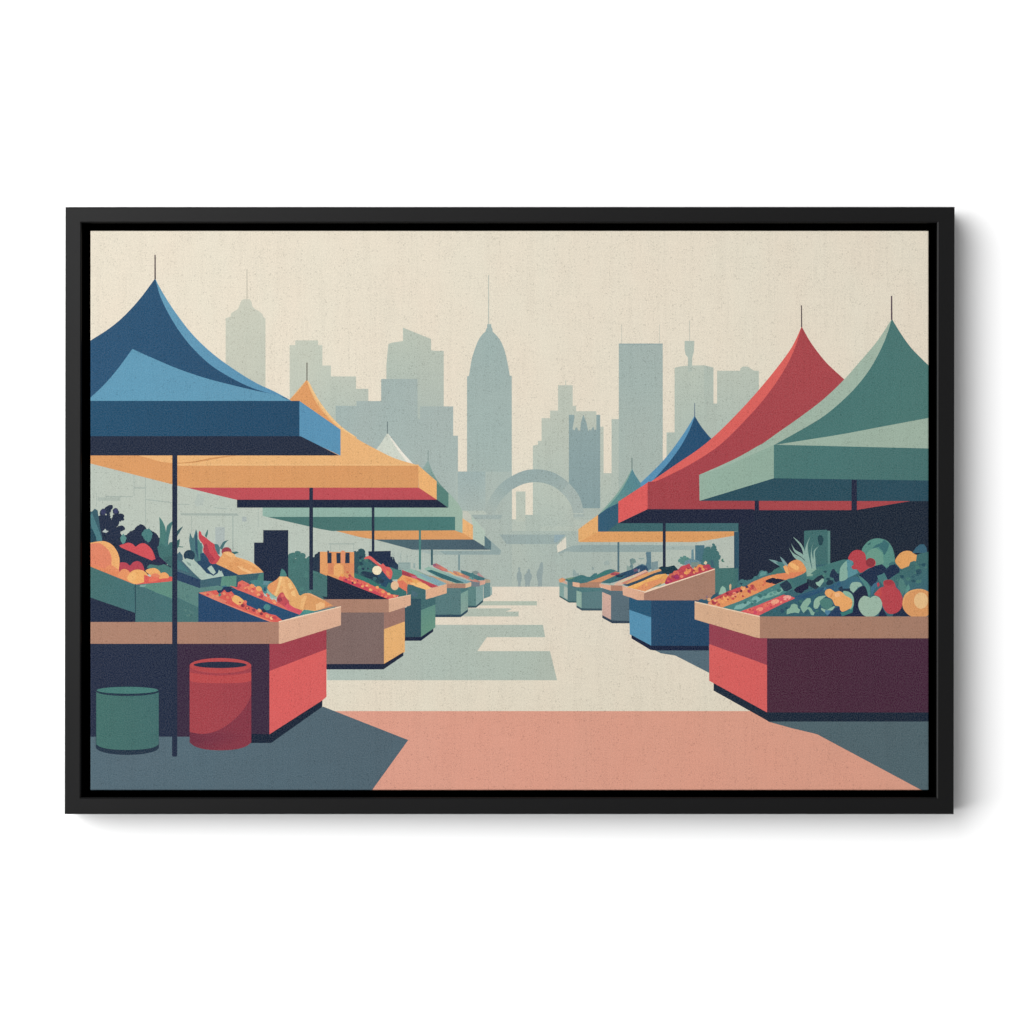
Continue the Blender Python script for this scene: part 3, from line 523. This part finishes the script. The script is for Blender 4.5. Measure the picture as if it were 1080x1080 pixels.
M('printed_pole', 'short dark post between red and green awnings'); P('#2A2F44', '796,528 800.4,528 800.6,538 795.8,538')

# ================================================================== near right stall
M('printed_box', 'teal board behind the right produce')
P('#457070', '848,560.2 850,559.6 872,558.6 872,559.6 875.6,560 875.6,606 848,606'); P('#5C8783', '872.6,559.8 875.6,560 875.6,606 872.6,606'); P('#44706F', '871.6,559.6 873,560 873,606 871.6,606')
B('#2C4A53', '862.4,567.4 864,564.4 866.8,565 868.6,569 867,574.4 864.4,575 863,571.6', 3)

M('printed_produce', 'vegetables and fruit heaped on the near right stall')
P('#3D6670', '733,636 760,627 800,607 850,596 999,590 999,652 800,652'); 
J('#48777A', '777.6,620 779,613.6 782,611 785,612 788,613 791,611.8 793,612 794.6,609.4 797,607.6 799,609 800.4,605 802.6,601.6 806,602.8 809,602.4 809.4,606 815,603.6 812,610 790,618'); P('#5F9593', '800.8,608.4 802,604 804.6,602.4 808,603.2 808.6,606'); P('#284152', '780,615 783.4,615 782,617.4')
P('#31596B', '750,630 752,627.4 755.4,625.6 757,624 758,629 763,622 766,628 760,634 746,637'); P('#93BBA9', '758,627 760,620.4 762,617.8 765,620 766,624.6 762,626.6'); P('#D3AE87', '769,617.6 770.4,615.6 771.4,617 771,622 769.4,622.4')
P('#2F5A70', '737,632.6 740,631.6 743,633 747,634 745,637 738,635.6'); E('#E2A87A', 748, 632.4, 2, 2, 8)
P('#E08A57', '746,638 750,632.6 757,628.8 766,624.6 778,620 786,618.6 794,613.6 806,608.6 818,605 830,603.6 846,604 836,608.4 818,616.6 795,627.8 775,636 762,641 750,639'); P('#C84D51', '750,634 757,629 766,624.4 778,619.8 784,618.8 786,621 774,627.4 764,630 757,636 752,637.4')
P('#E3935A', '756,636 776,628 795,622 800,625 775,636 762,640.6')
for x, y, r, c in ((753,635.6,2.6,'#AC3D49'), (759.4,633.6,3,'#E4955C'), (765.4,630.6,3.4,'#F0AC67'), (762,634.4,2,'#EDA05F'), (770,626.4,3,'#B9444C'), (774.8,626.4,2.2,'#EDA184'), (773,629,1.8,'#EAA06C'), (783.6,620.6,2.4,'#F2AE74'), (781.6,623.2,1.6,'#6E3040'), (787.6,618.8,1.7,'#4A4560'), (790,623.6,2,'#A43A55'), (793.6,618.6,2.6,'#B94B4C'), (796,621.4,2.4,'#D86F5A'), (767,625.8,1.8,'#8F2F44'), (779,621.8,2,'#C84B50'), (754.6,639,1.6,'#EBA280'), (758,637.6,1.8,'#C75B50'), (777.6,624.4,1.4,'#8F3446'), (770,633,1.8,'#E68C50'), (748.4,636.4,1.8,'#E59268')):
    E(c, x, y, r, r*0.85, 8, 0.6)
P('#282C40', '804.4,613.4 814.4,609.2 828.4,611.6 818,616.2')
P('#4D8382', '761,641 780,634 800,625 818,616.4 830,611 836,614 838,620 824,627.6 800,638.4 783,645 775,643.6'); P('#7DAFA9', '774,642.6 776,638.6 782,636.8 791,633.4 792,636 782,642.4'); P('#78ABA6', '792,632.6 795,629.4 802,628 806,631 798,635.8 793,636'); P('#79AB9E', '806,629 812,624.6 820,622.6 826,618.6 827,622 822,626.6 812,630 806,631.6')
P('#D8575B', '781,644.8 800,638 826,627.2 832,628.4 839.4,630.8 826,636.4 808,645.4 799,650 '); 
for x, y, r, c in ((790.6,643.2,2.8,'#E8715C'), (801.4,642.6,3.4,'#EE9178'), (808,638,3.2,'#E2705C'), (817.4,634.6,4,'#F0A284'), (830,630.4,4.2,'#EFA093'), (795.6,646,2.6,'#CB4460'), (824,631.6,2.4,'#D75160')):
    E(c, x, y, r*1.15, r*0.62, 10, -0.2)
P('#3A656D', '799,650.2 826,636.4 839.4,631 850,626 870,622 900,625 900,652 799,652', ('#355F70', 810, 648, 870, 630)); 
T('750,634 780,620 815,607 830,606 815,616 790,627 760,639', ['#C9524A','#E89A5E','#DB7552','#AE3F48','#EDA870'], 52, 1.7, 17)
T('770,641 800,626 828,614 836,618 800,636', ['#5A918B','#467A79','#6FA59D','#3F706F'], 26, 2.2, 18)
T('786,644 826,629 836,630 800,648', ['#E2665C','#C9424F','#EA8A72'], 18, 1.6, 19)
T('800,649 838,632 870,626 898,640 898,649', ['#335C68','#42716F','#3A6A76','#2E5064'], 22, 2.4, 20)
# leaves and dark shapes in the middle
P('#46766F', '812,606.4 816,601 821,598.4 826,597 829,600 829,605'); P('#7C9F9E', '(810.8,590 818,591.2 824,594.4 829,599.4) (823,597.4 817,594 810.8,590)'); P('#4D7F7F', '818,592.4 826,593 829.4,599.6 827,603'); P('#7B9C9F', '(822.4,586.8 826.4,590 831.6,596.6) 829,598 (825.4,593 822.4,586.8)')
P('#487876', '828,612 836,608.6 848,604 855,598 866,597.4 876,594 890,590 905,591 906,604 890,608 874,613 862,616 850,621 838,624 832,618')
T('830,612 866,600 900,594 903,606 850,620', ['#427370','#52857C','#3C6A6C','#2F4E58'], 40, 2.0, 21)
P('#427073', '834,610 846,606 851,606 850,615 838,619'); P('#2D3E50', '822,616.6 829.6,611.8 834,616 835.6,620.4 830,623.8 826.6,623.2')
P('#272A42', '837,622.4 840,619.4 847,616 853.4,613 852.6,621 849,622.4 845.6,625.8 840,625'); P('#2C3A49', '851,610.6 857,612.2 863,607.6 867,606.2 869.4,609.6 867,616.6 860,621.6 853,618 851,614'); B('#2A3A50', '875.2,606 877,601.6 879.6,600 882,603.4 884.6,606.6 885,612 881,613.8 879,610 875.6,608.6', 3)
B('#283B4C', '871.6,614.4 874,611.8 878,612.2 879,615 875,617 872,616.6', 3); P('#93B8A7', '860,614.4 863,613.6 867,610.2 869,610.6 868.6,613.6 864.6,619 861.4,617')
P('#345B74', '838,629 848,625.4 862,621 876,617.6 886,612 896,609.4 904,607.8 909,611.4 909,620 896,623 886,624 872,622.4 862,626 848,632 838,634', ('#3F6F80', 870, 618, 905, 612)); P('#2F5573', '838,629 850,627 868,621.6 866,624.6 848,631')
T('845,626 900,611 906,618 870,622', ['#2F5878','#44748A','#2C4C66'], 14, 1.8, 22)
B('#88B1A2', '885.4,608 886,600 889,595 893,591.6 895,595 893,599 894.4,604 893.6,610 889,612.6 885.6,612.6', 3); P('#5B929C', '893,590.6 897,589.6 900,592 899,596 903.4,600.8 905,604.4 897,608.4 894,609.6 893.8,600')
P('#2A3C50', '884,620.4 888,618 889,621 897,620.6 900,624.6 905,622 902,632 899,628 893,624.4 886,623.6')
# pale spiky blades
for d in ('(836,566 843,571.4 847.6,578 850.4,588 857,602) 852,601 (852,601 848,588 844.8,577 836,566)', '(834.4,573 838.6,579.6 845,583.4 849.6,587.6) 851,592 (851,592 844,586.6 838,582 834.4,573)',
          '(832,577.6 837,583.6 845,588 850.4,594.4 854,603) 850,602.6 (850,602.6 845,594.6 837,587 832,577.6)', '(855,565 852,574 852.8,585 857,603) 852,602 (852,602 848.6,590 849.6,577 855,565)',
          '(858.4,571.8 856,580 857.6,590 860.4,600) 857,602 (857,602 855,588 856,578 858.4,571.8)', '(863.4,576 859.6,581.6 860,590 860.6,600) 856,602 (856,602 858,588 858.4,581 863.4,576)'):
    P('#8FAFA4', d)
P('#8FB09F', '850,600 862,600 857,607 851,608'); P('#4C7B76', '855,605 862,599.6 868,600 860,607')
B('#E1965A', '830.6,596.4 834,592.6 839,590.3 844,591.4 848,595.6 850.4,601.4 847,605 841,606.8 835,609.6 829.6,609.6 829,605', 4); P('#DE8458', '818,605.4 830,604 840,603.6 850.6,602 846,605.6 836,609.8 826,610.6 818,608'); P('#EDA968', '826,597.6 829,595.8 831,600 832,606 829.4,605 827.4,601'); B('#F0B36D', '832,595.4 834,593.2 838,594.8 842.6,598 842,600.6 839,601.2 835,598.6', 3)
# light leaves along the rim
P('#88B09C', '829.6,648 830,642.8 833,641.4 834.6,637.6 837.4,636.6 841,638 841.6,641.4 844,643 842.6,646.8 838,646 834,646.8'); P('#88B09C', '844,640 847,634.6 851,631 854.6,631 855.4,634.6 851.4,640.4 852,642 847.4,646.6 845.6,644'); P('#83AC98', '851,641 853.4,640 855.6,641.6 857.6,645 859.4,646 858,649 855.4,648.6 853.6,644')
B('#93B7A2', '858,639 859,633 863,629.4 868,628.4 871,628.6 866,633 864.4,638 862,641.8 859,641.6', 3); P('#93B7A2', '866,641 872,643.4 879,639.4 881,639.8 878,643.4 870,646 866,643'); P('#50817A', '864.2,634.4 867,631.6 871.6,630.6 876.4,632 878.6,636.4 877.6,640 872.6,643.2 868.6,641.4 866,639.4'); P('#4D7E9A', '869.8,643.6 876,643.6 875,647.6 872.6,649 870.4,647')
P('#2B4160', '876,646 880,641.6 885,640 887.4,644.4 887.4,650.4 872,650.4'); P('#3B7A77', '886,646 893,644.8 899.6,639.6 900.4,645 897,648.6 888,649.4'); P('#27304A', '900,625 906,622 906,640 912,650.2 888,650.2 899,646 901,636')
B('#89B49F', '889,625 894,623.8 898.4,626.6 900.4,632 900,639 896,642', 3); B('#E9A663', '870,626.4 871,622.6 875,621 878.4,622.8 881,624.4 885,623.4 888.6,625 892,628.4 897,631 899,635 897.6,640.6 893,643.6 888.4,645.2 886,643 885.4,639.6 881,638.6 879,635 877,631.6 873,629.6', 3); P('#F0B682', '880,626 885,625 886,629 881,630'); P('#D98F55', '875,629.6 877.6,625 878.8,625.8 877.4,629.4')
# big pieces right
B('#5A8F85', '909,580.6 913,573.4 919,569 927,567.8 935,570 940,575.6 942.6,582 943.8,591 941,597 934,598.6 923,597 913,592', 4); P('#3E6F74', '920,578.4 923.6,574.8 930,572.2 932.4,569 938,573.6 936,580.6 932.6,585.6 930.6,581 926.4,577'); P('#6B9C8B', '913,586 917,580 924,578 931,583 932,594 924,597 916,592'); P('#437372', '915,573.6 919,571.6 918,574.6 915.6,575.2')
B('#B8404A', '894.4,589.4 897,583.6 901,580.6 906,580 911,582.4 913,586 914,592 919,597 914,600.6 907.6,604.2 904,600.6 899.6,600.4 898,597.6 900.6,595 899,591.6', 3); E('#BC454C', 918.6, 593.8, 5, 5.2, 20); E('#8F3640', 918, 593.2, 4.8, 4.8, 20)
P('#427276', '937,595 941,592.4 945,593 947,598 940,600')
B('#E4A35F', '944,592 946.6,586.6 950.6,582.6 956,580.8 961,581.6 965,584.6 967.8,586 966.6,591.4 961,594.4 958,597.4 951,600 947.4,597', 3)
P('#3A6478', '962,583.4 966,577.4 970,574.2 974.6,574 977,577.4 978,583'); P('#436F70', '940,616 937,612 945,606 949,602.6 952,599.6 958.6,597 960,593 964,591.4 966,592 967,585 972,583.4 981,581.6 999,583 999,640 952,634 944,622', ('#3E6977', 960, 600, 975, 625))
T('942,606 966,594 979,586 979,630 955,634', ['#3F6A6F','#4A7A74','#38616B','#2F5562'], 36, 2.4, 23)
E('#305461', 969, 603, 3.2, 2.8, 14); P('#5B9089', '955,622 958,615.6 960,620.6 957,625 954.4,627'); P('#54837E', '949,609 953,612 956,620 952,628 947,620'); 
P('#3B6379', '941,614 949,622 953,634 949,636'); P('#27364F', '904,607.6 912,602.4 922,597 930,595 933.6,597.8 935,600.4 938,596.6 944,595 948.8,600 948.6,603.6 942,607.6 936.6,611.4 933,605.4 927,608 924,614.4 919,618.6 914,613 908,611'); P('#4B7D7E', '925,607.4 930,605.6 932.6,604 935,608.6 936,613 931,617 927,612.6')
P('#508785', '904,606 909,609 914,613.4 917.6,619 918.4,630 916.4,630 914,622 911,616'); P('#406F87', '918.6,620 921,616 925,613.8 926.4,616.6 923,621 919,629')
P('#93B6A6', '(896,619.6 898,615 903,613.8 907.4,614.6 909.4,617.6) 905,619.6 902.4,622.6 900,625.4 897,622.6'); P('#272E45', '(900.6,632 902,625 906,620 911.6,618 914,622 915.6,628.4) 909,630 905.6,634 904,642 901,640')
P('#28344A', '941,650 950,634 962,650'); P('#27304A', '926,650.2 930,640 936,650.2')
B('#B8424B', '931.6,614 934,611.8 940,611.6 943.6,615 945,619.4 949,623.6 952,631 951.4,639 948,644.6 942,647.4 936,646.6 931.6,641 929.4,634 927,629.4 922,627.4 925,623 929,619.6 932,618.6', 3); P('#C24A4A', '922,627 925.4,622.6 929,620 930,628 927,629'); P('#A63A44', '932,613 936,611.6 941,612 943,615.4 938,618 934,616.6'); P('#B04150', '924.6,615.6 926.6,614 928,617 926,619.6')
B('#9DB9A7', '905.2,638 907,632 911.6,628.4 917.4,630 923,628.4 928,631 930.4,637 928.6,644 924,648.8 918,650.8 911,649 906.8,644', 5); P('#3F7273', '916.6,628.6 918,626 918.6,630.6 917.4,631')
E('#DC9A60', 969, 636.4, 17.4, 15.4, 40); P('#E3A668', '(952.6,640 953,630 958,624 966,621.4 974,621.6) (974,622.6 966,622.6 959,625.4 954.6,631)'); E('#E7BD86', 971.4, 633.4, 7.4, 8.6, 26)

M('printed_counter', 'near right stall counter with wooden rim and red end')
P('#4F3041', '809,673 999,673 999,752 809,752', ('#4C2F42', 830, 700, 970, 680))
P('#AB816B', '801,650.2 999,650.2 999,673.2 801,673.2', ('#A77E6A', 820, 660, 970, 660)); P('#D7AC8A', '732.6,634.6 801.4,650.2 801.4,673 796,672 732.6,653.2'); P('#EACDAF', '732.6,634 801.4,649.7 801.4,650.9 732.6,635.4')
P('#974151', '748,657.6 796,672 801.4,673 809,673 809,701.5 748,679.4'); P('#D75C59', '748,679.2 809,701.4 809,751.6 748,718')
P('#24303F', '752.6,720.4 809,751.4 999,751.4 999,761 811,761 752.6,728.4')
#DRAWING_END

# ------------------------------------------------------------------ one flat sheet cut along every colour edge
RND = 1.4
def sheet():
    verts, edges = [], []
    def loop(pts, closed=True):
        b = len(verts)
        verts.extend(Vector(p) for p in pts)
        n = len(pts)
        for i in range(n if closed else n-1):
            edges.append((b+i, b+(i+1) % n))
    X0, X1, Y0, Y1 = CX0-22, CX1+22, CY0-22, CY1+22
    loop([(X0, Y0), (X1, Y0), (X1, Y1), (X0, Y1)])
    for u in (0, .35, .7, 1.05, math.pi/2):
        d = RND - u*RND
        for x in (CX0+d, CX1-d): loop([(x, Y0), (x, Y1)], False)
        for y in (CY0+d, CY1-d): loop([(X0, y), (X1, y)], False)
    clean = []
    for part, pts, c, g in polys:
        q = [pts[0]]
        for p in pts[1:]:
            if math.hypot(p[0]-q[-1][0], p[1]-q[-1][1]) > 0.05: q.append(p)
        if math.hypot(q[0][0]-q[-1][0], q[0][1]-q[-1][1]) <= 0.05: q.pop()
        if len(q) < 3: continue
        clean.append((part, q, c, g, min(p[0] for p in q), max(p[0] for p in q), min(p[1] for p in q), max(p[1] for p in q)))
        loop(q)
    v, e, f, *_ = delaunay_2d_cdt(verts, edges, [], 0, 1e-4)
    v = [(p[0], p[1]) for p in v]
    def inside(x, y, q):
        r = False; j = len(q)-1
        for i in range(len(q)):
            xi, yi = q[i]; xj, yj = q[j]
            if (yi > y) != (yj > y) and x < (xj-xi)*(y-yi)/(yj-yi)+xi: r = not r
            j = i
        return r
    out = {}
    clean.reverse()
    lim = RND*math.pi/2 - RND
    for t in f:
        x = sum(v[i][0] for i in t)/len(t); y = sum(v[i][1] for i in t)/len(t)
        if not (X0 < x < X1 and Y0 < y < Y1): continue
        if (x < CX0-lim or x > CX1+lim) and (y < CY0-lim or y > CY1+lim): continue
        for part, q, c, g, ax, bx_, ay, by_ in clean:
            if ax <= x <= bx_ and ay <= y <= by_ and inside(x, y, q):
                out.setdefault(part, []).append((t, c, g)); break
    return v, out

def fold1(p, lo, hi):
    for e, s in ((lo, -1), (hi, 1)):
        u = (p-(e-s*RND))*s
        if u > 0:
            if u <= RND*math.pi/2: return e-s*RND + s*RND*math.sin(u/RND), RND*(1-math.cos(u/RND))
            return e, u - RND*math.pi/2 + RND
    return p, 0.0

def canvas_material():
    m, nt, b = nodes('printed_canvas')
    N, L = nt.nodes.new, nt.links.new
    at = N('ShaderNodeAttribute'); at.attribute_name = 'ink'
    tc = N('ShaderNodeTexCoord'); sep = N('ShaderNodeSeparateXYZ'); L(tc.outputs['Object'], sep.inputs[0])
    def math_(op, a, b_=None, c=None, clamp=False):
        n = N('ShaderNodeMath'); n.operation = op; n.use_clamp = clamp
        for i, q in enumerate((a, b_, c)):
            if q is None: continue
            if isinstance(q, (int, float)): n.inputs[i].default_value = q
            else: L(q, n.inputs[i])
        return n.outputs[0]
    def noise(sx, sz, detail=2.0, off=0.0, rough=.5):
        mp = N('ShaderNodeMapping'); mp.inputs['Scale'].default_value = (sx, 1.0, sz); mp.inputs['Location'].default_value = (off, off, off)
        L(tc.outputs['Object'], mp.inputs[0])
        n = N('ShaderNodeTexNoise'); n.inputs['Scale'].default_value = 1.0; n.inputs['Detail'].default_value = detail; n.inputs['Roughness'].default_value = rough
        L(mp.outputs[0], n.inputs['Vector']); return n.outputs['Fac']
    grain = noise(820, 820, 2.0, 3.1, .7)          # fine tooth of the primed linen
    thread = noise(420, 30, 1.0, 9.7)               # vertical slubs
    weft = noise(40, 420, 1.0, 4.3)                 # horizontal slubs
    cloud = noise(9, 7, 2.0, 1.9)                   # uneven tone of the cloth
    col = noise(260, 9, 0.0, 7.7)                 # which warp threads are darker
    dot = math_('SINE', math_('MULTIPLY_ADD', sep.outputs[2], 2*math.pi/0.0031, math_('MULTIPLY', noise(300, 3, 0.0, 61.0), 40.0)))
    lines = math_('MULTIPLY', math_('GREATER_THAN', col, 0.62), math_('GREATER_THAN', dot, 0.45))
    speck = math_('GREATER_THAN', noise(760, 760, 0.0, 15.5), 0.74)
    dark = math_('MULTIPLY', math_('GREATER_THAN', noise(40, 30, 1.0, 21.0), 0.42), math_('MAXIMUM', math_('MULTIPLY', lines, .3), speck))
    s = math_('MULTIPLY_ADD', math_('SUBTRACT', grain, .5), GRAIN, 1.0)
    s = math_('ADD', s, math_('MULTIPLY', math_('SUBTRACT', thread, .5), .05))
    s = math_('ADD', s, math_('MULTIPLY', math_('SUBTRACT', weft, .5), .06))
    s = math_('ADD', s, math_('MULTIPLY', math_('SUBTRACT', cloud, .5), .03))
    s = math_('SUBTRACT', s, math_('MULTIPLY', dark, .21))
    sat = N('ShaderNodeHueSaturation'); sat.inputs['Saturation'].default_value = .965; L(at.outputs['Color'], sat.inputs['Color'])
    mx0 = N('ShaderNodeVectorMath'); mx0.operation = 'SCALE'; L(sat.outputs['Color'], mx0.inputs[0]); L(s, mx0.inputs['Scale'])
    # bare primer between the threads lightens the dark inks
    prim = math_('MULTIPLY', math_('SUBTRACT', noise(900, 900, 1.0, 51.0, .6), .5), .085)
    mx = N('ShaderNodeVectorMath'); mx.operation = 'ADD'; L(mx0.outputs[0], mx.inputs[0]); L(prim, mx.inputs[1])
    mm = N('ShaderNodeVectorMath'); mm.operation = 'MAXIMUM'; L(mx.outputs[0], mm.inputs[0]); mm.inputs[1].default_value = (.001, .001, .001); mx = mm
    # faint warm / cool threads
    tint = noise(18, 10, 3.0, 33.0)
    hs = N('ShaderNodeMix'); hs.data_type = 'RGBA'; hs.blend_type = 'MULTIPLY'
    hs.inputs['Factor'].default_value = 1.0
    cr = N('ShaderNodeValToRGB'); cr.color_ramp.elements[0].position = .35; cr.color_ramp.elements[1].position = .65
    cr.color_ramp.elements[0].color = (1.0, .985, .965, 1); cr.color_ramp.elements[1].color = (.985, 1.0, .985, 1)
    L(tint, cr.inputs[0]); L(mx.outputs[0], hs.inputs['A']); L(cr.outputs[0], hs.inputs['B'])
    L(hs.outputs['Result'], b.inputs['Base Color'])
    # printed-cloth weave, a real relief
    wv = math_('MULTIPLY', math_('SINE', math_('MULTIPLY', sep.outputs[0], 2*math.pi/0.0021)), math_('SINE', math_('MULTIPLY', sep.outputs[2], 2*math.pi/0.0019)))
    h = math_('ADD', math_('MULTIPLY', wv, .35), math_('ADD', math_('MULTIPLY', grain, 1.6), thread))
    bp = N('ShaderNodeBump'); bp.inputs['Strength'].default_value = .35; bp.inputs['Distance'].default_value = 0.00022
    L(h, bp.inputs['Height']); L(bp.outputs[0], b.inputs['Normal'])
    b.inputs['Roughness'].default_value = .85
    b.inputs['Specular IOR Level'].default_value = 0
    return m
GRAIN = .66
INKGAIN = (.703, .697, .706)        # the room is lit so that the white wall burns out; inks are the true ink colours

# ------------------------------------------------------------------ the framed picture
art = bpy.data.objects.new('framed_canvas', None); COL.objects.link(art)
art.empty_display_size = .2
art['label'] = 'flat market street print on canvas in a black floating frame on the white wall'
art['category'] = 'framed picture'

# frame: one continuous moulding, mitred at the corners
def frame_mesh():
    bm = bmesh.new()
    TL, TR, BR, BL = (68.9, 218.2), (1007.0, 218.1), (1006.0, 858.8), (68.0, 858.8)
    IT = [(86.1, 235.2), (988.2, 235.2), (987.6, 841.0), (85.4, 841.0)]
    OUT = [TL, TR, BR, BL]
    F = D_FRAME
    prof = [(0.0, .002), (0.0, F-.0014), (.03, F-.0007), (.085, F), (.91, F), (.975, F-.0008), (1.0, F-.0016), (1.0, F-.0025), (1.0, .004)]
    rings = []
    for t, d in prof:
        ring = []
        for o, i in zip(OUT, IT):
            ring.append(bm.verts.new(place(o[0]+(i[0]-o[0])*t, o[1]+(i[1]-o[1])*t, d, D_FRAME)))
        rings.append(ring)
    for a, b in zip(rings, rings[1:]+rings[:1]):
        for k in range(4):
            bm.faces.new((a[k], a[(k+1) % 4], b[(k+1) % 4], b[k]))
    for f in bm.faces:
        if abs(max(-v.co.y for v in f.verts)-(F-.0025)) < 1e-4: f.material_index = 1
    bmesh.ops.recalc_face_normals(bm, faces=bm.faces)
    me = bpy.data.meshes.new('frame'); bm.to_mesh(me); bm.free(); return me
fm, nt, b = nodes('satin_black_wood')
b.inputs['Base Color'].default_value = (.0045, .0045, .0047, 1); b.inputs['Roughness'].default_value = .35; b.inputs['Specular IOR Level'].default_value = .14
tc = nt.nodes.new('ShaderNodeTexCoord'); nz = nt.nodes.new('ShaderNodeTexNoise'); nz.inputs['Scale'].default_value = 420; nz.inputs['Detail'].default_value = 3
bp = nt.nodes.new('ShaderNodeBump'); bp.inputs['Strength'].default_value = .05; bp.inputs['Distance'].default_value = .0002
nt.links.new(tc.outputs['Object'], nz.inputs['Vector']); nt.links.new(nz.outputs['Fac'], bp.inputs['Height']); nt.links.new(bp.outputs[0], b.inputs['Normal'])
frame = link('frame', frame_mesh(), art, fm)

def box_mesh(name, x0, y0, x1, y1, d0, d1):
    bm = bmesh.new()
    vs = [bm.verts.new(((x-540)*S, -d, (540-y)*S)) for d in (d0, d1) for x, y in ((x0, y0), (x1, y0), (x1, y1), (x0, y1))]
    for q in ((0, 1, 2, 3), (4, 5, 6, 7), (0, 1, 5, 4), (1, 2, 6, 5), (2, 3, 7, 6), (3, 0, 4, 7)):
        bm.faces.new([vs[i] for i in q])
    bmesh.ops.recalc_face_normals(bm, faces=bm.faces)
    me = bpy.data.meshes.new(name); bm.to_mesh(me); bm.free(); return me
km, nt, b = nodes('matt_black_backing')
b.inputs['Base Color'].default_value = (.0006, .0006, .0006, 1); b.inputs['Roughness'].default_value = 1; b.inputs['Specular IOR Level'].default_value = 0
frame.data.materials.append(km)
link('backing_board', box_mesh('backing_board', 80, 229, 994, 847, .006, .012), art, km)

# canvas: flat print, its sides folded back round the stretcher
cm = canvas_material()
V, OUT = sheet()
canvas = None
for pi, (name, label) in enumerate(parts):
    if pi not in OUT: 
        print('NOT VISIBLE:', name, label); continue
    idx, vs, fs, cols = {}, [], [], []
    for t, c, g in OUT[pi]:
        face = []
        for i in t:
            if i not in idx:
                idx[i] = len(vs)
                x, dx = fold1(V[i][0], CX0, CX1); y, dy = fold1(V[i][1], CY0, CY1)
                vs.append(place(x, y, D_CANVAS-(dx+dy)*S, D_CANVAS))
            face.append(idx[i])
            if g:
                c2, gx0, gy0, gx1, gy1 = g
                k = ((V[i][0]-gx0)*(gx1-gx0)+(V[i][1]-gy0)*(gy1-gy0))/max((gx1-gx0)**2+(gy1-gy0)**2, 1e-6)
                k = min(max(k, 0), 1)
                cc = tuple(a+(b2-a)*k for a, b2 in zip(c, c2))
            else: cc = c
            cols.append(tuple(a*q for a, q in zip(cc, INKGAIN))+(1.0,))
        fs.append(face)
    me = bpy.data.meshes.new(name); me.from_pydata(vs, [], fs); me.update()
    if me.polygons and sum(p.normal.y*p.area for p in me.polygons) > 0: me.flip_normals(); flip = True
    else: flip = False
    a = me.color_attributes.new('ink', 'FLOAT_COLOR', 'CORNER')
    k = 0
    for p, f in zip(me.polygons, fs):
        loops = list(p.loop_indices)
        vi = [me.loops[l].vertex_index for l in loops]
        m_ = {f[j]: cols[k+j] for j in range(len(f))}
        for l, v_ in zip(loops, vi): a.data[l].color = m_[v_]
        k += len(f)
    o = link(name, me, canvas if canvas else art, cm)
    if canvas is None: canvas = o
    if label: o['label'] = 'printed ' + label if not label.startswith('printed') else label

# ------------------------------------------------------------------ the wall
wm, nt, b = nodes('white_wall_paint')
b.inputs['Base Color'].default_value = (.92, .92, .92, 1); b.inputs['Roughness'].default_value = .9; b.inputs['Specular IOR Level'].default_value = .1
me = bpy.data.meshes.new('wall')
me.from_pydata([(-4, 0, -3), (4, 0, -3), (4, 0, 3), (-4, 0, 3)], [], [(0, 1, 2, 3)])
wall = link('wall', me, None, wm)
wall['kind'] = 'structure'; wall['label'] = 'plain white wall the picture hangs on'

# ------------------------------------------------------------------ light, camera
w = bpy.data.worlds.new('World'); scene.world = w; w.use_nodes = True
w.node_tree.nodes['Background'].inputs[0].default_value = (1, 1, 1, 1)
w.node_tree.nodes['Background'].inputs[1].default_value = .36

def softbox(name, loc, size, power, sy=None):
    l = bpy.data.lights.new(name, 'AREA'); l.shape = 'ELLIPSE'; l.size = size; l.size_y = sy or size; l.energy = power
    o = bpy.data.objects.new(name, l); COL.objects.link(o); o.location = loc
    o.rotation_euler = (Vector((0, 0, 0))-Vector(loc)).to_track_quat('-Z', 'Y').to_euler()
    return o
sb = softbox('softbox', (-10.8, -7.8, 3.0), 20.0, 3720, 13.6)
sb.rotation_euler = (math.pi/2, 0, 0)          # parallel to the wall, facing it

cam = bpy.data.cameras.new('camera'); co = bpy.data.objects.new('camera', cam); COL.objects.link(co)
co.location = (0, -(DIST+D_FRAME), 0); co.rotation_euler = (math.pi/2, 0, 0)
cam.sensor_width = 36; cam.sensor_fit = 'HORIZONTAL'; cam.lens = 36*DIST/1.08; cam.clip_end = 100
scene.camera = co
scene.view_settings.view_transform = 'Standard'; scene.view_settings.look = 'None'
scene.view_settings.exposure = 0; scene.view_settings.gamma = 1; scene.view_settings.use_curve_mapping = False
scene.cycles.use_denoising = True
